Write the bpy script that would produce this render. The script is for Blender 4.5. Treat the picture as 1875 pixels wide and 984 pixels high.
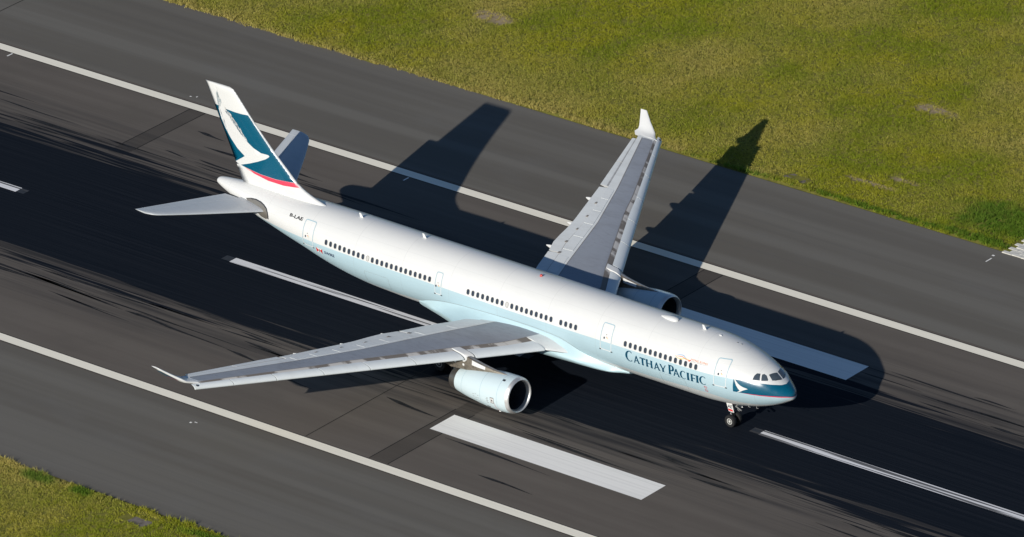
import bpy, bmesh, math, random
import numpy as np
from mathutils import Vector, Matrix
from mathutils.geometry import delaunay_2d_cdt

random.seed(7); rng = np.random.default_rng(11)
scene = bpy.context.scene
R = math.radians
for o in list(bpy.data.objects): bpy.data.objects.remove(o, do_unlink=True)
col = scene.collection

# ------------------------------------------------------------------ camera
cam_d = bpy.data.cameras.new('camera'); cam = bpy.data.objects.new('camera', cam_d); col.objects.link(cam)
cam.location = (383.068, -439.292, 292.518)
cam.rotation_mode = 'XYZ'; cam.rotation_euler = (1.12862702, 0.0598397357, 0.726331559)
cam_d.sensor_width = 36.0; cam_d.lens = 14907.9646 / 1875.0 * 36.0
cam_d.clip_start = 10; cam_d.clip_end = 20000
scene.camera = cam

# ------------------------------------------------------------------ sky and sun
SUN_TO = Vector((0.12, -2.235, 1.0)).normalized()          # towards the sun
w = bpy.data.worlds.new('World'); scene.world = w; w.use_nodes = True
nt = w.node_tree; nt.nodes.clear()
sky = nt.nodes.new('ShaderNodeTexSky'); sky.sky_type = 'NISHITA'; sky.sun_disc = False
sky.sun_elevation = math.asin(SUN_TO.z); sky.sun_rotation = math.atan2(SUN_TO.x, SUN_TO.y)
sky.altitude = 50; sky.air_density = 1.0; sky.dust_density = 0.25; sky.ozone_density = 5.0
bg = nt.nodes.new('ShaderNodeBackground'); bg.inputs['Strength'].default_value = 0.072
wo = nt.nodes.new('ShaderNodeOutputWorld')
nt.links.new(sky.outputs[0], bg.inputs['Color']); nt.links.new(bg.outputs[0], wo.inputs['Surface'])
sd = bpy.data.lights.new('sun', 'SUN'); sd.energy = 4.6; sd.angle = R(0.5); sd.color = (1.0, 0.945, 0.86)
sun = bpy.data.objects.new('sun', sd); col.objects.link(sun)
sun.rotation_euler = SUN_TO.to_track_quat('Z', 'Y').to_euler(); sun.location = (0, -60, 60)
scene.view_settings.view_transform = 'Standard'; scene.view_settings.look = 'None'
scene.view_settings.exposure = 0.0; scene.view_settings.gamma = 1.0
scene.view_settings.use_curve_mapping = False
scene.render.resolution_x = 1024; scene.render.resolution_y = 537

# ------------------------------------------------------------------ helpers
def tag(o, label=None, cat=None, group=None, kind=None):
    if label: o['label'] = label
    if cat: o['category'] = cat
    if group: o['group'] = group
    if kind: o['kind'] = kind
    return o
def empty(name, loc=(0, 0, 0), parent=None):
    o = bpy.data.objects.new(name, None); col.objects.link(o); o.location = loc
    o.empty_display_size = 0.5
    if parent: o.parent = parent
    return o
def link(name, me, parent=None):
    o = bpy.data.objects.new(name, me); col.objects.link(o)
    if parent:
        o.parent = parent
        if parent.get('airframe_root'): o.location = (30, 0, 0)
    return o
def mesh(name, verts, faces, mats, parent=None, fm=None, smooth=True, fix=True, sharp=None, weld=0):
    me = bpy.data.meshes.new(name); me.from_pydata([tuple(v) for v in verts], [], faces)
    for m in (mats if isinstance(mats, (list, tuple)) else [mats]): me.materials.append(m)
    if fm is not None: me.polygons.foreach_set('material_index', fm)
    if fix or weld:
        bm = bmesh.new(); bm.from_mesh(me)
        if weld: bmesh.ops.remove_doubles(bm, verts=bm.verts, dist=weld)
        if fix: bmesh.ops.recalc_face_normals(bm, faces=bm.faces)
        bm.to_mesh(me); bm.free()
    me.polygons.foreach_set('use_smooth', [smooth] * len(me.polygons))
    if sharp and smooth: me.set_sharp_from_angle(angle=R(sharp))
    me.update()
    return link(name, me, parent)
def pip(x, y, poly):
    c = False; j = len(poly) - 1
    for i in range(len(poly)):
        xi, yi = poly[i]; xj, yj = poly[j]
        if (yi > y) != (yj > y) and x < (xj - xi) * (y - yi) / (yj - yi) + xi: c = not c
        j = i
    return c
def cdt(loops, extra=(), grid=None, sub=None):
    """triangulate the even-odd inside of loops with extra points; returns verts, tris"""
    vs = []; es = []
    if sub:
        L2 = []
        for lp in loops:
            q = []
            for i in range(len(lp)):
                a, b = lp[i], lp[(i + 1) % len(lp)]; n = max(1, int(math.ceil(max(abs(b[0] - a[0]) / sub[0], abs(b[1] - a[1]) / sub[1]))))
                q += [(a[0] + (b[0] - a[0]) * k / n, a[1] + (b[1] - a[1]) * k / n) for k in range(n)]
            L2.append(q)
        loops = L2
    for lp in loops:
        n0 = len(vs); vs += [Vector(p) for p in lp]
        es += [(n0 + i, n0 + (i + 1) % len(lp)) for i in range(len(lp))]
    if grid:
        xs = [p[0] for l in loops for p in l]; ys = [p[1] for l in loops for p in l]
        gx, gy = grid
        for i in range(int(min(xs) / gx) - 1, int(max(xs) / gx) + 2):
            for j in range(int(min(ys) / gy) - 1, int(max(ys) / gy) + 2):
                p = (i * gx, j * gy)
                if sum(pip(p[0], p[1], l) for l in loops) % 2: vs.append(Vector(p))
    vs += [Vector(p) for p in extra]
    r = delaunay_2d_cdt(vs, es, [], 0, 1e-5)
    V = [(v.x, v.y) for v in r[0]]; T = []
    for f in r[2]:
        cx = sum(V[i][0] for i in f) / 3; cy = sum(V[i][1] for i in f) / 3
        if sum(pip(cx, cy, l) for l in loops) % 2: T.append(list(f))
    return V, T
def decal(name, loops, surf, mat, parent, grid=(0.2, 0.2)):
    V, T = cdt(loops, grid=grid, sub=grid or (.3, .12))
    return mesh(name, [surf(*v) for v in V], T, mat, parent, smooth=True)
def lerp(x, xs, ys): return float(np.interp(x, xs, ys))
def pchip_slopes(x, y):
    h = np.diff(x); d = np.diff(y) / h; m = np.zeros(len(x))
    for i in range(1, len(x) - 1):
        if d[i - 1] * d[i] > 0:
            w1 = 2 * h[i] + h[i - 1]; w2 = h[i] + 2 * h[i - 1]; m[i] = (w1 + w2) / (w1 / d[i - 1] + w2 / d[i])
    m[0] = d[0]; m[-1] = d[-1]
    return m
class Curve:
    def __init__(s, x, y): s.x = np.array(x, float); s.y = np.array(y, float); s.m = pchip_slopes(s.x, s.y)
    def __call__(s, t):
        x = s.x; t = min(max(t, x[0]), x[-1]); i = min(max(int(np.searchsorted(x, t)) - 1, 0), len(x) - 2)
        h = x[i + 1] - x[i]; u = (t - x[i]) / h
        return ((1 + 2 * u) * (1 - u) ** 2 * s.y[i] + u * (1 - u) ** 2 * h * s.m[i]
                + u * u * (3 - 2 * u) * s.y[i + 1] + u * u * (u - 1) * h * s.m[i + 1])
def grid_faces(nr, nc, closed=True):
    f = []
    for i in range(nr - 1):
        for j in range(nc if closed else nc - 1):
            k = (j + 1) % nc
            f.append((i * nc + j, i * nc + k, (i + 1) * nc + k, (i + 1) * nc + j))
    return f
def loft(name, rings, mats, parent, fm=None, caps=True, closed=True, smooth=True, sharp=40):
    nr = len(rings); nc = len(rings[0]); vs = [p for r in rings for p in r]
    fs = grid_faces(nr, nc, closed); m = None
    if fm: m = [fm(i, j) for i in range(nr - 1) for j in range(nc if closed else nc - 1)]
    if caps and closed:
        fs += [tuple(range(nc)), tuple((nr - 1) * nc + j for j in range(nc))]
        if m is not None: m += [m[0], m[-1]]
    return mesh(name, vs, fs, mats, parent, m, smooth, sharp=sharp)
def lathe(name, prof, mats, parent, origin, axis='x', n=40, fm=None, sharp=35, closed_prof=False):
    """prof: (a, r) along axis"""
    rings = []
    for a, r in prof:
        ring = []
        for k in range(n):
            t = 2 * math.pi * k / n; c, s = math.cos(t) * r, math.sin(t) * r
            ring.append({'x': (origin[0] + a, origin[1] + c, origin[2] + s),
                         'y': (origin[0] + c, origin[1] + a, origin[2] + s),
                         'z': (origin[0] + c, origin[1] + s, origin[2] + a)}[axis])
        rings.append(ring)
    return loft(name, rings, mats, parent, fm, caps=not closed_prof, sharp=sharp)
def tube(vs, fs, a, b, r, n=10):
    a = Vector(a); b = Vector(b); d = (b - a).normalized(); u = d.orthogonal().normalized(); v = d.cross(u); n0 = len(vs)
    for p in (a, b):
        for k in range(n):
            t = 2 * math.pi * k / n; vs.append(p + (u * math.cos(t) + v * math.sin(t)) * r)
    fs += [(n0 + k, n0 + (k + 1) % n, n0 + n + (k + 1) % n, n0 + n + k) for k in range(n)]
    fs += [tuple(n0 + k for k in range(n)), tuple(n0 + n + k for k in range(n))]
def tubes(name, segs, mat, parent):
    vs = []; fs = []
    for a, b, r in segs: tube(vs, fs, a, b, r)
    return mesh(name, vs, fs, mat, parent, sharp=40)
def box(name, lo, hi, mat, parent=None, bev=0.0):
    bm = bmesh.new(); bmesh.ops.create_cube(bm, size=1)
    for v in bm.verts: v.co = Vector([lo[i] + (v.co[i] + .5) * (hi[i] - lo[i]) for i in range(3)])
    if bev: bmesh.ops.bevel(bm, geom=list(bm.edges), offset=bev, segments=1, affect='EDGES')
    me = bpy.data.meshes.new(name); bm.to_mesh(me); bm.free(); me.materials.append(mat)
    return link(name, me, parent)

# ------------------------------------------------------------------ materials
class NB:
    def __init__(s, name):
        s.m = bpy.data.materials.new(name); s.m.use_nodes = True; s.t = s.m.node_tree
        s.b = s.t.nodes['Principled BSDF']
    def n(s, typ, **k):
        x = s.t.nodes.new(typ)
        for a, v in k.items(): setattr(x, a, v)
        return x
    def l(s, a, b): s.t.links.new(a, b)
    def val(s, sock, v):
        if hasattr(v, 'is_output') or isinstance(v, bpy.types.NodeSocket): s.l(v, sock)
        else: sock.default_value = v
    def math(s, op, a, b=0.0, c=None, clamp=False):
        x = s.n('ShaderNodeMath', operation=op, use_clamp=clamp); s.val(x.inputs[0], a); s.val(x.inputs[1], b)
        if c is not None: s.val(x.inputs[2], c)
        return x.outputs[0]
    def mix(s, f, a, b):
        x = s.n('ShaderNodeMix', data_type='RGBA'); s.val(x.inputs['Factor'], f)
        s.val(x.inputs['A'], a if isinstance(a, bpy.types.NodeSocket) else (*a, 1)); s.val(x.inputs['B'], b if isinstance(b, bpy.types.NodeSocket) else (*b, 1))
        return x.outputs['Result']
    def coords(s, kind='Object', scale=(1, 1, 1), loc=(0, 0, 0)):
        tc = s.n('ShaderNodeTexCoord'); mp = s.n('ShaderNodeMapping'); mp.inputs['Scale'].default_value = scale
        mp.inputs['Location'].default_value = loc
        s.l(tc.outputs[kind], mp.inputs['Vector']); return mp.outputs[0]
    def noise(s, vec, scale=1.0, detail=4, rough=.55, out='Fac', dist=0.0):
        x = s.n('ShaderNodeTexNoise'); x.inputs['Scale'].default_value = scale; x.inputs['Detail'].default_value = detail
        x.inputs['Roughness'].default_value = rough; x.inputs['Distortion'].default_value = dist
        if vec is not None: s.l(vec, x.inputs['Vector'])
        return x.outputs[out]
    def ramp(s, f, a, b, c0=0.0, c1=1.0, smooth=True):
        x = s.n('ShaderNodeMapRange', interpolation_type='SMOOTHSTEP' if smooth else 'LINEAR', clamp=True)
        s.val(x.inputs['Value'], f); x.inputs['From Min'].default_value = a; x.inputs['From Max'].default_value = b
        x.inputs['To Min'].default_value = c0; x.inputs['To Max'].default_value = c1
        return x.outputs['Result']
    def bump(s, h, strength=.3, dist=.01):
        x = s.n('ShaderNodeBump'); x.inputs['Strength'].default_value = strength; x.inputs['Distance'].default_value = dist
        s.l(h, x.inputs['Height']); s.l(x.outputs[0], s.b.inputs['Normal'])
    def set(s, color=None, rough=None, metal=None, spec=None, coat=None):
        if color is not None: s.val(s.b.inputs['Base Color'], color if isinstance(color, bpy.types.NodeSocket) else (*color, 1))
        if rough is not None: s.val(s.b.inputs['Roughness'], rough)
        if metal is not None: s.val(s.b.inputs['Metallic'], metal)
        if spec is not None: s.val(s.b.inputs['Specular IOR Level'], spec)
        if coat is not None: s.val(s.b.inputs['Coat Weight'], coat); s.b.inputs['Coat Roughness'].default_value = .08
        return s.m

def paint(name, c, rough=.32, dirt=.06, coat=.25, seams=None, grime=None):
    """aircraft paint: faint dirt mottling, thin panel seams every few metres"""
    b = NB(name); v = b.coords('Object')
    n1 = b.noise(b.coords('Object', (.35, .9, .9)), 1.0, 5, .6)
    n2 = b.noise(b.coords('Object', (.9, 3, 3)), 1.6, 4, .6)
    f = b.math('MULTIPLY', b.ramp(n1, .42, .75), dirt * 1.2)
    f = b.math('ADD', f, b.math('MULTIPLY', b.ramp(n2, .5, .8), dirt))
    b.bump(b.noise(b.coords('Object', (1.9, 1.9, 1.9)), 1.0, 2, .5), .10, .02)
    dcol = grime or tuple(x * .55 for x in c)
    cc = b.mix(f, c, dcol)
    if seams:
        sp = b.n('ShaderNodeSeparateXYZ'); b.l(v, sp.inputs[0])
        fr = b.math('FRACT', b.math('DIVIDE', sp.outputs[0], seams))
        ln = b.math('LESS_THAN', b.math('ABSOLUTE', b.math('SUBTRACT', fr, .5)), .008 / seams * 1.6)
        cc = b.mix(b.math('MULTIPLY', ln, .28), cc, (.25, .25, .25))
        for zq in (7.25, 6.62, 5.2, 4.12):
            l2 = b.math('LESS_THAN', b.math('ABSOLUTE', b.math('SUBTRACT', sp.outputs[2], zq)), .010)
            cc = b.mix(b.math('MULTIPLY', l2, .12), cc, (.25, .25, .25))
    return b.set(cc, b.ramp(n2, .3, .8, rough, rough + .12), 0.0, .45, coat)

WHITE = (.675, .68, .665); BLUE = (.40, .545, .60)
M = {}
M['white'] = paint('white_paint', WHITE, seams=5.334, dirt=.05)
M['fin_white'] = paint('fin_white_paint', WHITE, dirt=.05)
M['blue'] = paint('pale_blue_paint', BLUE, seams=5.334, dirt=.05)
M['nac'] = paint('nacelle_paint', (.55, .66, .69), dirt=.06)
M['belly'] = paint('belly_grey_paint', (.60, .63, .63), seams=5.334, dirt=.16, grime=(.26, .25, .22))
M['fairing'] = paint('fairing_paint', (.44, .60, .645), dirt=.12)
M['teal'] = paint('teal_paint', (.0, .085, .150), rough=.22, dirt=.04, coat=.5)
M['red'] = paint('red_paint', (.62, .03, .07), dirt=.03)
M['wing_grey'] = paint('wing_box_grey', (.262, .282, .318), rough=.42, dirt=.22, coat=.05, grime=(.12, .115, .11))
M['wing_light'] = paint('wing_light_grey', (.66, .685, .68), rough=.4, dirt=.14, coat=.05, grime=(.28, .27, .25))
M['flap_nose'] = paint('flap_nose_grey', (.46, .465, .46), rough=.45, dirt=.3, coat=0, grime=(.12, .11, .1))
M['slat'] = paint('slat_paint', (.65, .69, .70), rough=.3, dirt=.1, coat=.2, grime=(.35, .33, .3))
M['tail_grey'] = paint('tailplane_grey', (.50, .53, .55), rough=.35, dirt=.12, coat=.1, grime=(.3, .3, .3))
def stained():
    b = NB('stained_leading_edge')
    n1 = b.noise(b.coords('Object', (.2, 1.0, .6)), 1.0, 1, .5)
    n2 = b.noise(b.coords('Object', (2.2, 5, 5)), 1.0, 4, .6)
    f = b.ramp(b.math('ADD', b.math('MULTIPLY', n1, .8), b.math('MULTIPLY', n2, .2)), .44, .54)
    return b.set(b.mix(f, (.55, .53, .50), (.19, .17, .15)), .55, .1, .3)
M['stain'] = stained()
def simple(name, c, rough=.5, metal=0.0, spec=.5, var=.15, sc=3.0, coat=0.0):
    b = NB(name); n = b.noise(b.coords('Object', (sc, sc, sc)), 1.0, 5, .6)
    cc = b.mix(b.ramp(n, .35, .75), c, tuple(x * (1 - var * 2) for x in c))
    return b.set(cc, b.ramp(n, .3, .7, rough, min(1, rough + .1)), metal, spec, coat)
M['metal'] = simple('polished_metal', (.74, .73, .71), .42, .75, var=.04, sc=1)
M['nozzle'] = simple('nozzle_metal', (.50, .46, .41), .36, 1.0, var=.12, sc=5)
M['pylon_metal'] = simple('pylon_metal', (.30, .265, .215), .42, .6, var=.25, sc=4)
M['tail_metal'] = simple('tail_metal', (.30, .28, .245), .4, .6, var=.12, sc=1.2)
M['dark'] = simple('dark_duct', (.026, .030, .040), .5, 0, .3)
M['blade'] = simple('fan_blade', (.09, .10, .12), .35, .8)
M['spinner'] = simple('spinner_grey', (.16, .16, .17), .4, .2)
M['tyre'] = simple('tyre_rubber', (.02, .02, .021), .75, 0, .3, var=.2, sc=8)
M['hub'] = simple('hub_white', (.62, .62, .58), .4, .1, var=.1, sc=9)
M['strut'] = simple('strut_grey', (.42, .42, .41), .35, .5, var=.15, sc=6)
M['chrome'] = simple('chrome', (.8, .8, .8), .12, 1.0, var=.02)
M['pane'] = simple('cabin_glass', (.035, .05, .075), .18, 0, .5, var=.2, sc=6)
M['blind'] = simple('window_blind', (.52, .52, .50), .4, 0, .4, var=.05, sc=6)
M['wframe'] = simple('window_frame', (.24, .22, .20), .45, .1, .4, var=.1, sc=9)
M['cockpit'] = simple('cockpit_glass', (.06, .078, .095), .06, 0, 1.0, var=.1, sc=2, coat=.6)
M['black'] = simple('black_mark', (.02, .02, .024), .5, 0, .3)
M['navy'] = simple('navy_mark', (.02, .035, .10), .45, 0, .3)
M['door_line'] = simple('door_outline_blue', (.30, .45, .52), .4, 0, .4, var=.05)
M['door_white'] = simple('door_outline_white', (.68, .70, .70), .4, 0, .4, var=.05)
M['lettering'] = simple('lettering_teal', (.0, .055, .105), .45, 0, .2, var=.04)
M['mark_white'] = simple('mark_white', (.70, .70, .68), .35, 0, .4, var=.03)
M['mark_red'] = simple('mark_red', (.60, .03, .03), .4, 0, .4, var=.05)
M['orange'] = simple('mark_orange', (.72, .24, .10), .4, 0, .4, var=.05)
M['yellow'] = simple('mark_yellow', (.75, .52, .12), .4, 0, .4, var=.05)
M['skyblue'] = simple('mark_blue', (.20, .36, .60), .4, 0, .4, var=.05)
M['beacon'] = simple('beacon_red', (.55, .03, .02), .2, 0, .5, var=.05, coat=.5)
M['stripe_red'] = simple('fin_stripe_red', (.66, .055, .10), .3, 0, .4, var=.03)
M['stripe_fade'] = simple('fin_stripe_fade', (.68, .38, .37), .3, 0, .4, var=.03)
M['teal_pale'] = simple('brush_teal_pale', (.40, .48, .51), .35, 0, .4, var=.1, sc=8)

# ------------------------------------------------------------------ the ground
RUN_Y, RUN_A = 0.10, math.atan(0.011)
def place_run(o, z): o.location = (0, RUN_Y, z); o.rotation_euler = (0, 0, RUN_A); return o
def rw(s, v, z=0.0):                     # runway frame (station s, lateral v) to world
    x, y = -s, v; c, n = math.cos(RUN_A), math.sin(RUN_A)
    return (c * x - n * y, RUN_Y + n * x + c * y, z)
def sheet(name, s0, s1, v0, v1, mat, z, parent=None, n=(1, 1)):
    vs = [(-(s0 + (s1 - s0) * i / n[0]), v0 + (v1 - v0) * j / n[1], 0) for i in range(n[0] + 1) for j in range(n[1] + 1)]
    k = n[1] + 1
    fs = [(i * k + j, (i + 1) * k + j, (i + 1) * k + j + 1, i * k + j + 1) for i in range(n[0]) for j in range(n[1])]
    me_o = mesh(name, vs, fs, mat, parent, smooth=False)
    me = me_o.data
    if me.polygons[0].normal.z < 0: me.flip_normals()
    if parent is None: place_run(me_o, z)
    else: me_o.location = (0, 0, z)
    return me_o

def ground_mat():
    b = NB('grass_soil'); n = b.noise(b.coords('Object', (.05, .05, .05)), 1.0, 5, .6)
    n2 = b.noise(b.coords('Object', (1.5, 1.5, 1.5)), 1.0, 6, .7)
    c = b.mix(b.ramp(n, .35, .65), (.225, .235, .03), (.27, .245, .06))
    c = b.mix(b.ramp(n2, .45, .7), c, (.15, .15, .03))
    b.bump(n2, .5, .08)
    return b.set(c, .9, 0, .15)
def shoulder_mat():
    b = NB('shoulder_asphalt')
    n1 = b.noise(b.coords('Object', (.006, .33, 1)), 1.0, 3, .5)       # paving lanes
    n2 = b.noise(b.coords('Object', (.012, 1.6, 1)), 1.0, 4, .6)
    n3 = b.noise(b.coords('Object', (.10, .22, 1)), 1.0, 5, .6)
    n4 = b.noise(b.coords('Object', (9, 9, 9)), 1.0, 3, .6)
    c = b.mix(b.ramp(n1, .36, .62), (.123, .112, .095), (.156, .146, .127))
    c = b.mix(b.math('MULTIPLY', b.ramp(n2, .5, .72), .3), c, (.100, .095, .087))
    c = b.mix(b.math('MULTIPLY', b.ramp(n3, .5, .75), .35), c, (.155, .150, .140))
    c = b.mix(b.math('MULTIPLY', n4, .35), c, (.09, .088, .082))
    b.bump(n4, .25, .01)
    return b.set(c, .85, 0, .2)
def rubber_nodes(b, base):
    """tyre rubber worn into the middle of the runway as streaks along the landing direction"""
    tc = b.n('ShaderNodeTexCoord'); sp = b.n('ShaderNodeSeparateXYZ'); b.l(tc.outputs['Object'], sp.inputs[0])
    x, v = sp.outputs[0], sp.outputs[1]
    # lane centre and half-width drift a little along the runway (x = -station)
    up = b.ramp(x, -90, 10, 10.2, 10.8, False); lo = b.ramp(x, -60, 5, 9.4, 6.6, False)
    d = b.math('MAXIMUM', b.math('SUBTRACT', v, up), b.math('SUBTRACT', b.math('MULTIPLY', v, -1.0), lo))
    s1 = b.noise(b.coords('Object', (.028, .75, 1)), 1.0, 3, .6)
    s2 = b.noise(b.coords('Object', (.05, 2.6, 1), (3, 5, 0)), 1.0, 3, .6)
    e = b.math('ADD', d, b.math('MULTIPLY', b.math('SUBTRACT', s1, .5), 9.0))
    e = b.math('ADD', e, b.math('MULTIPLY', b.math('SUBTRACT', s2, .5), 6.5))
    core = b.ramp(e, .6, -.9)
    haze = b.math('MULTIPLY', b.ramp(d, 8.5, -1.0), b.ramp(s1, .38, .72, .05, .85))
    fine = b.noise(b.coords('Object', (.035, 5.5, 1), (7, 1, 0)), 1.0, 3, .6)
    slight = b.math('MULTIPLY', b.ramp(d, 9.0, 0.0), b.math('MULTIPLY', b.ramp(fine, .52, .68), .55))
    f = b.math('MAXIMUM', core, b.math('MAXIMUM', haze, slight))
    mid = b.ramp(fine, .3, .75, 0, 1)
    rub = b.mix(mid, (.0052, .0080, .0132), (.0115, .0145, .0205))
    return b.mix(f, base, rub), f
def runway_mat(tint=1.0, name='runway_asphalt'):
    b = NB(name)
    n1 = b.noise(b.coords('Object', (.02, .5, 1)), 1.0, 4, .6)
    n3 = b.noise(b.coords('Object', (.12, .2, 1)), 1.0, 5, .6)
    n4 = b.noise(b.coords('Object', (10, 10, 10)), 1.0, 3, .6)
    k = tint
    c = b.mix(b.ramp(n1, .35, .7), (.116 * k, .100 * k, .086 * k), (.141 * k, .123 * k, .106 * k))
    c = b.mix(b.math('MULTIPLY', b.ramp(n3, .48, .75), .4), c, (.093 * k, .083 * k, .07 * k))
    c = b.mix(b.math('MULTIPLY', n4, .4), c, (.08 * k, .073 * k, .063 * k))
    c, f = rubber_nodes(b, c)
    b.bump(n4, .25, .01)
    return b.set(c, b.ramp(f, 0, 1, .85, .8), 0, b.ramp(f, 0, 1, .2, .06))
def marking_mat(name, c, wear=.35, rub=0.0):
    b = NB(name)
    n1 = b.noise(b.coords('Object', (.06, 5, 1)), 1.0, 4, .6)
    n2 = b.noise(b.coords('Object', (1.2, 6, 6)), 1.0, 5, .65)
    n3 = b.noise(b.coords('Object', (.045, 3.4, 1), (9, 4, 0)), 1.0, 3, .6)
    cc = b.mix(b.math('MULTIPLY', b.ramp(n1, .42, .75), wear), c, tuple(x * .6 for x in c))
    cc = b.mix(b.math('MULTIPLY', b.ramp(n2, .58, .8), wear), cc, tuple(x * .5 for x in c))
    if rub: cc = b.mix(b.math('MULTIPLY', b.ramp(n3, .50, .56), rub), cc, (.05, .05, .052))
    return b.set(cc, .7, 0, .25)
M['ground'] = ground_mat(); M['shoulder'] = shoulder_mat(); M['runway'] = runway_mat()
M['patch'] = runway_mat(.66, 'patched_asphalt')
M['edge_paint'] = marking_mat('edge_line_paint', (.88, .83, .70), .18)
M['mark_paint'] = marking_mat('marking_paint', (.86, .845, .80), .34)
M['centre_paint'] = marking_mat('centre_line_paint', (.74, .74, .75), .3, .9)
M['ghost_paint'] = marking_mat('worn_centre_paint', (.030, .035, .043), .9, .9)
M['joint'] = simple('joint_filler', (.018, .017, .016), .8, 0, .2)
M['tyre_mark'] = simple('tyre_mark', (.022, .022, .023), .7, 0, .2, var=.3, sc=2)
M['concrete'] = simple('old_concrete', (.20, .175, .15), .85, 0, .2, var=.25, sc=2)
M['paver'] = simple('pale_paver', (.66, .64, .58), .85, 0, .2, var=.12, sc=2)

big = sheet('ground', 3000, -3000, -3000, 3000, M['ground'], -0.10); tag(big, kind='structure')
sh = sheet('shoulder', 2500, -2500, -38.0, 37.75, M['shoulder'], 0.0, n=(1, 1)); tag(sh, kind='structure')
rwy = sheet('runway', 2500, -2500, -22.5, 22.5, M['runway'], 0.004); tag(rwy, kind='structure')
# cross-runway repair strips with sealed joints
for s0, s1, vin in ((25.3, 27.3, 9.0), (84.6, 86.4, 10.5)):
    for v0, v1 in ((-21.1, -vin), (vin, 21.1)):
        sheet('repair_strip', s0, s1, v0, v1, M['patch'], 0.003, rwy)
        for q in (s0, s1): sheet('joint', q - .05, q + .05, v0 if v0 < 0 else v0 + 1.5, v1 if v1 > 0 else v1 - 1.5, M['joint'], 0.006, rwy)
for s, v0, v1 in ((34.2, -21.1, -5), (115.95, 22.3, 37.5)):
    sheet('joint', s - .04, s + .04, v0, v1, M['joint'], 0.010, rwy)
for v0, v1 in ((21.15, 22.12), (-22.25, -21.28)):
    sheet('edge_line', 600, -500, v0, v1, M['edge_paint'], 0.010, rwy)
    for v in (v0 - .05, v1 + .05): sheet('edge_line_seal', 600, -500, v - .045, v + .045, M['joint'], 0.008, rwy)
for a in (-202.65, -144.65, -86.65, -28.65, 29.35, 87.25, 145.25, 203.25):
    d = sheet('centre_line_dash', a, a + 32.6, -.26, .62, M['centre_paint'], 0.012, rwy)
    sheet('worn_dash_end', a + 32.62, a + 33.6, -.2, .6, M['ghost_paint'], 0.009, rwy)
    sheet('worn_dash_end', a - .9, a - .02, -.2, .6, M['ghost_paint'], 0.009, rwy)
for v0, v1 in ((11.4, 14.4), (-14.42, -11.4)):
    sheet('touchdown_mark', 4.3, 26.7, v0, v1, M['mark_paint'], 0.012, rwy)
    sheet('touchdown_mark', -145.7, -123.3, v0, v1, M['mark_paint'], 0.012, rwy)
# single tyre marks: long slivers of rubber
def from_px_like(s0, v0, s1, v1, wd):
    n = 12; up = []; dn = []
    for i in range(n + 1):
        t = i / n; s = s0 + (s1 - s0) * t; v = v0 + (v1 - v0) * t + .05 * math.sin(5 * t + s0)
        h = wd * .5 * min(1, 3.5 * t + .1) * min(1, (1 - t) * 1.6 + .05) * (1 + .15 * math.sin(9 * t + v0)); up.append((-s, v + h, 0)); dn.append((-s, v - h, 0))
    vs = up + dn; fs = [(i, i + 1, n + 2 + i, n + 1 + i) for i in range(n)]
    o = mesh('tyre_mark', vs, fs, M['tyre_mark'], rwy, smooth=False)
    if o.data.polygons[0].normal.z < 0: o.data.flip_normals()
    o.location = (0, 0, .0055)
TM = [(82.6, 17.9, 79.0, 17.7, .35), (82.3, 13.4, 79.3, 13.2, .22), (78.4, 13.6, 73.0, 13.3, .28), (74.0, 17.6, 69.0, 17.3, .18), (71.0, 16.4, 66.2, 16.2, .25),
      (33.5, -12.1, 27.5, -12.6, .42), (50.6, -12.9, 45.0, -13.4, .3), (50.4, -10.9, 43.0, -11.5, .35), (60, -12.3, 50, -12.9, .25), (24.6, -14.9, 13.0, -15.3, .3), (20, -10.7, 8, -11.0, .35),
      (75, -11.6, 63, -12.2, .4), (70, -13.2, 61, -13.6, .22), (44, -14.2, 39.5, -14.4, .25), (68, 14.9, 60, 14.6, .3), (18, -18.4, 12, -18.6, .3)]
rt = random.Random(3)
for _ in range(95):
    s_ = rt.uniform(-28, 112); ln_ = rt.uniform(3.5, 15)
    if rt.random() < .6: v_ = -(lerp(s_, [-5, 60], [6.6, 9.4]) + rt.triangular(-.8, 4.6, .8))
    else: v_ = lerp(s_, [-10, 90], [10.8, 10.2]) + rt.triangular(-.8, 6.5, .6)
    TM.append((s_ + ln_, v_, s_, v_ - rt.uniform(-.1, .25), rt.uniform(.12, .34)))
for a in TM: from_px_like(*a)
# small painted survey ticks on the asphalt
for s, v, ds, dv in ((8.55, 35.4, .12, .8), (8.7, 36.6, .25, .2), (108.2, 20.35, .15, .7), (88.1, 23.0, .2, .12), (87.6, 23.2, .12, .2), (43.6, -24.7, .2, .2), (43.2, -24.4, .3, .1), (60.4, 20.3, .15, .7)):
    sheet('survey_mark', s, s + ds, v, v + dv, M['mark_paint'], .014, rwy)

# ================================================================== the airliner
AIR = empty('airliner', (-30, 0, 0)); AIR['airframe_root'] = 1
tag(AIR, 'white and pale blue twin-engine airliner rolling along the runway', 'airplane')

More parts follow.
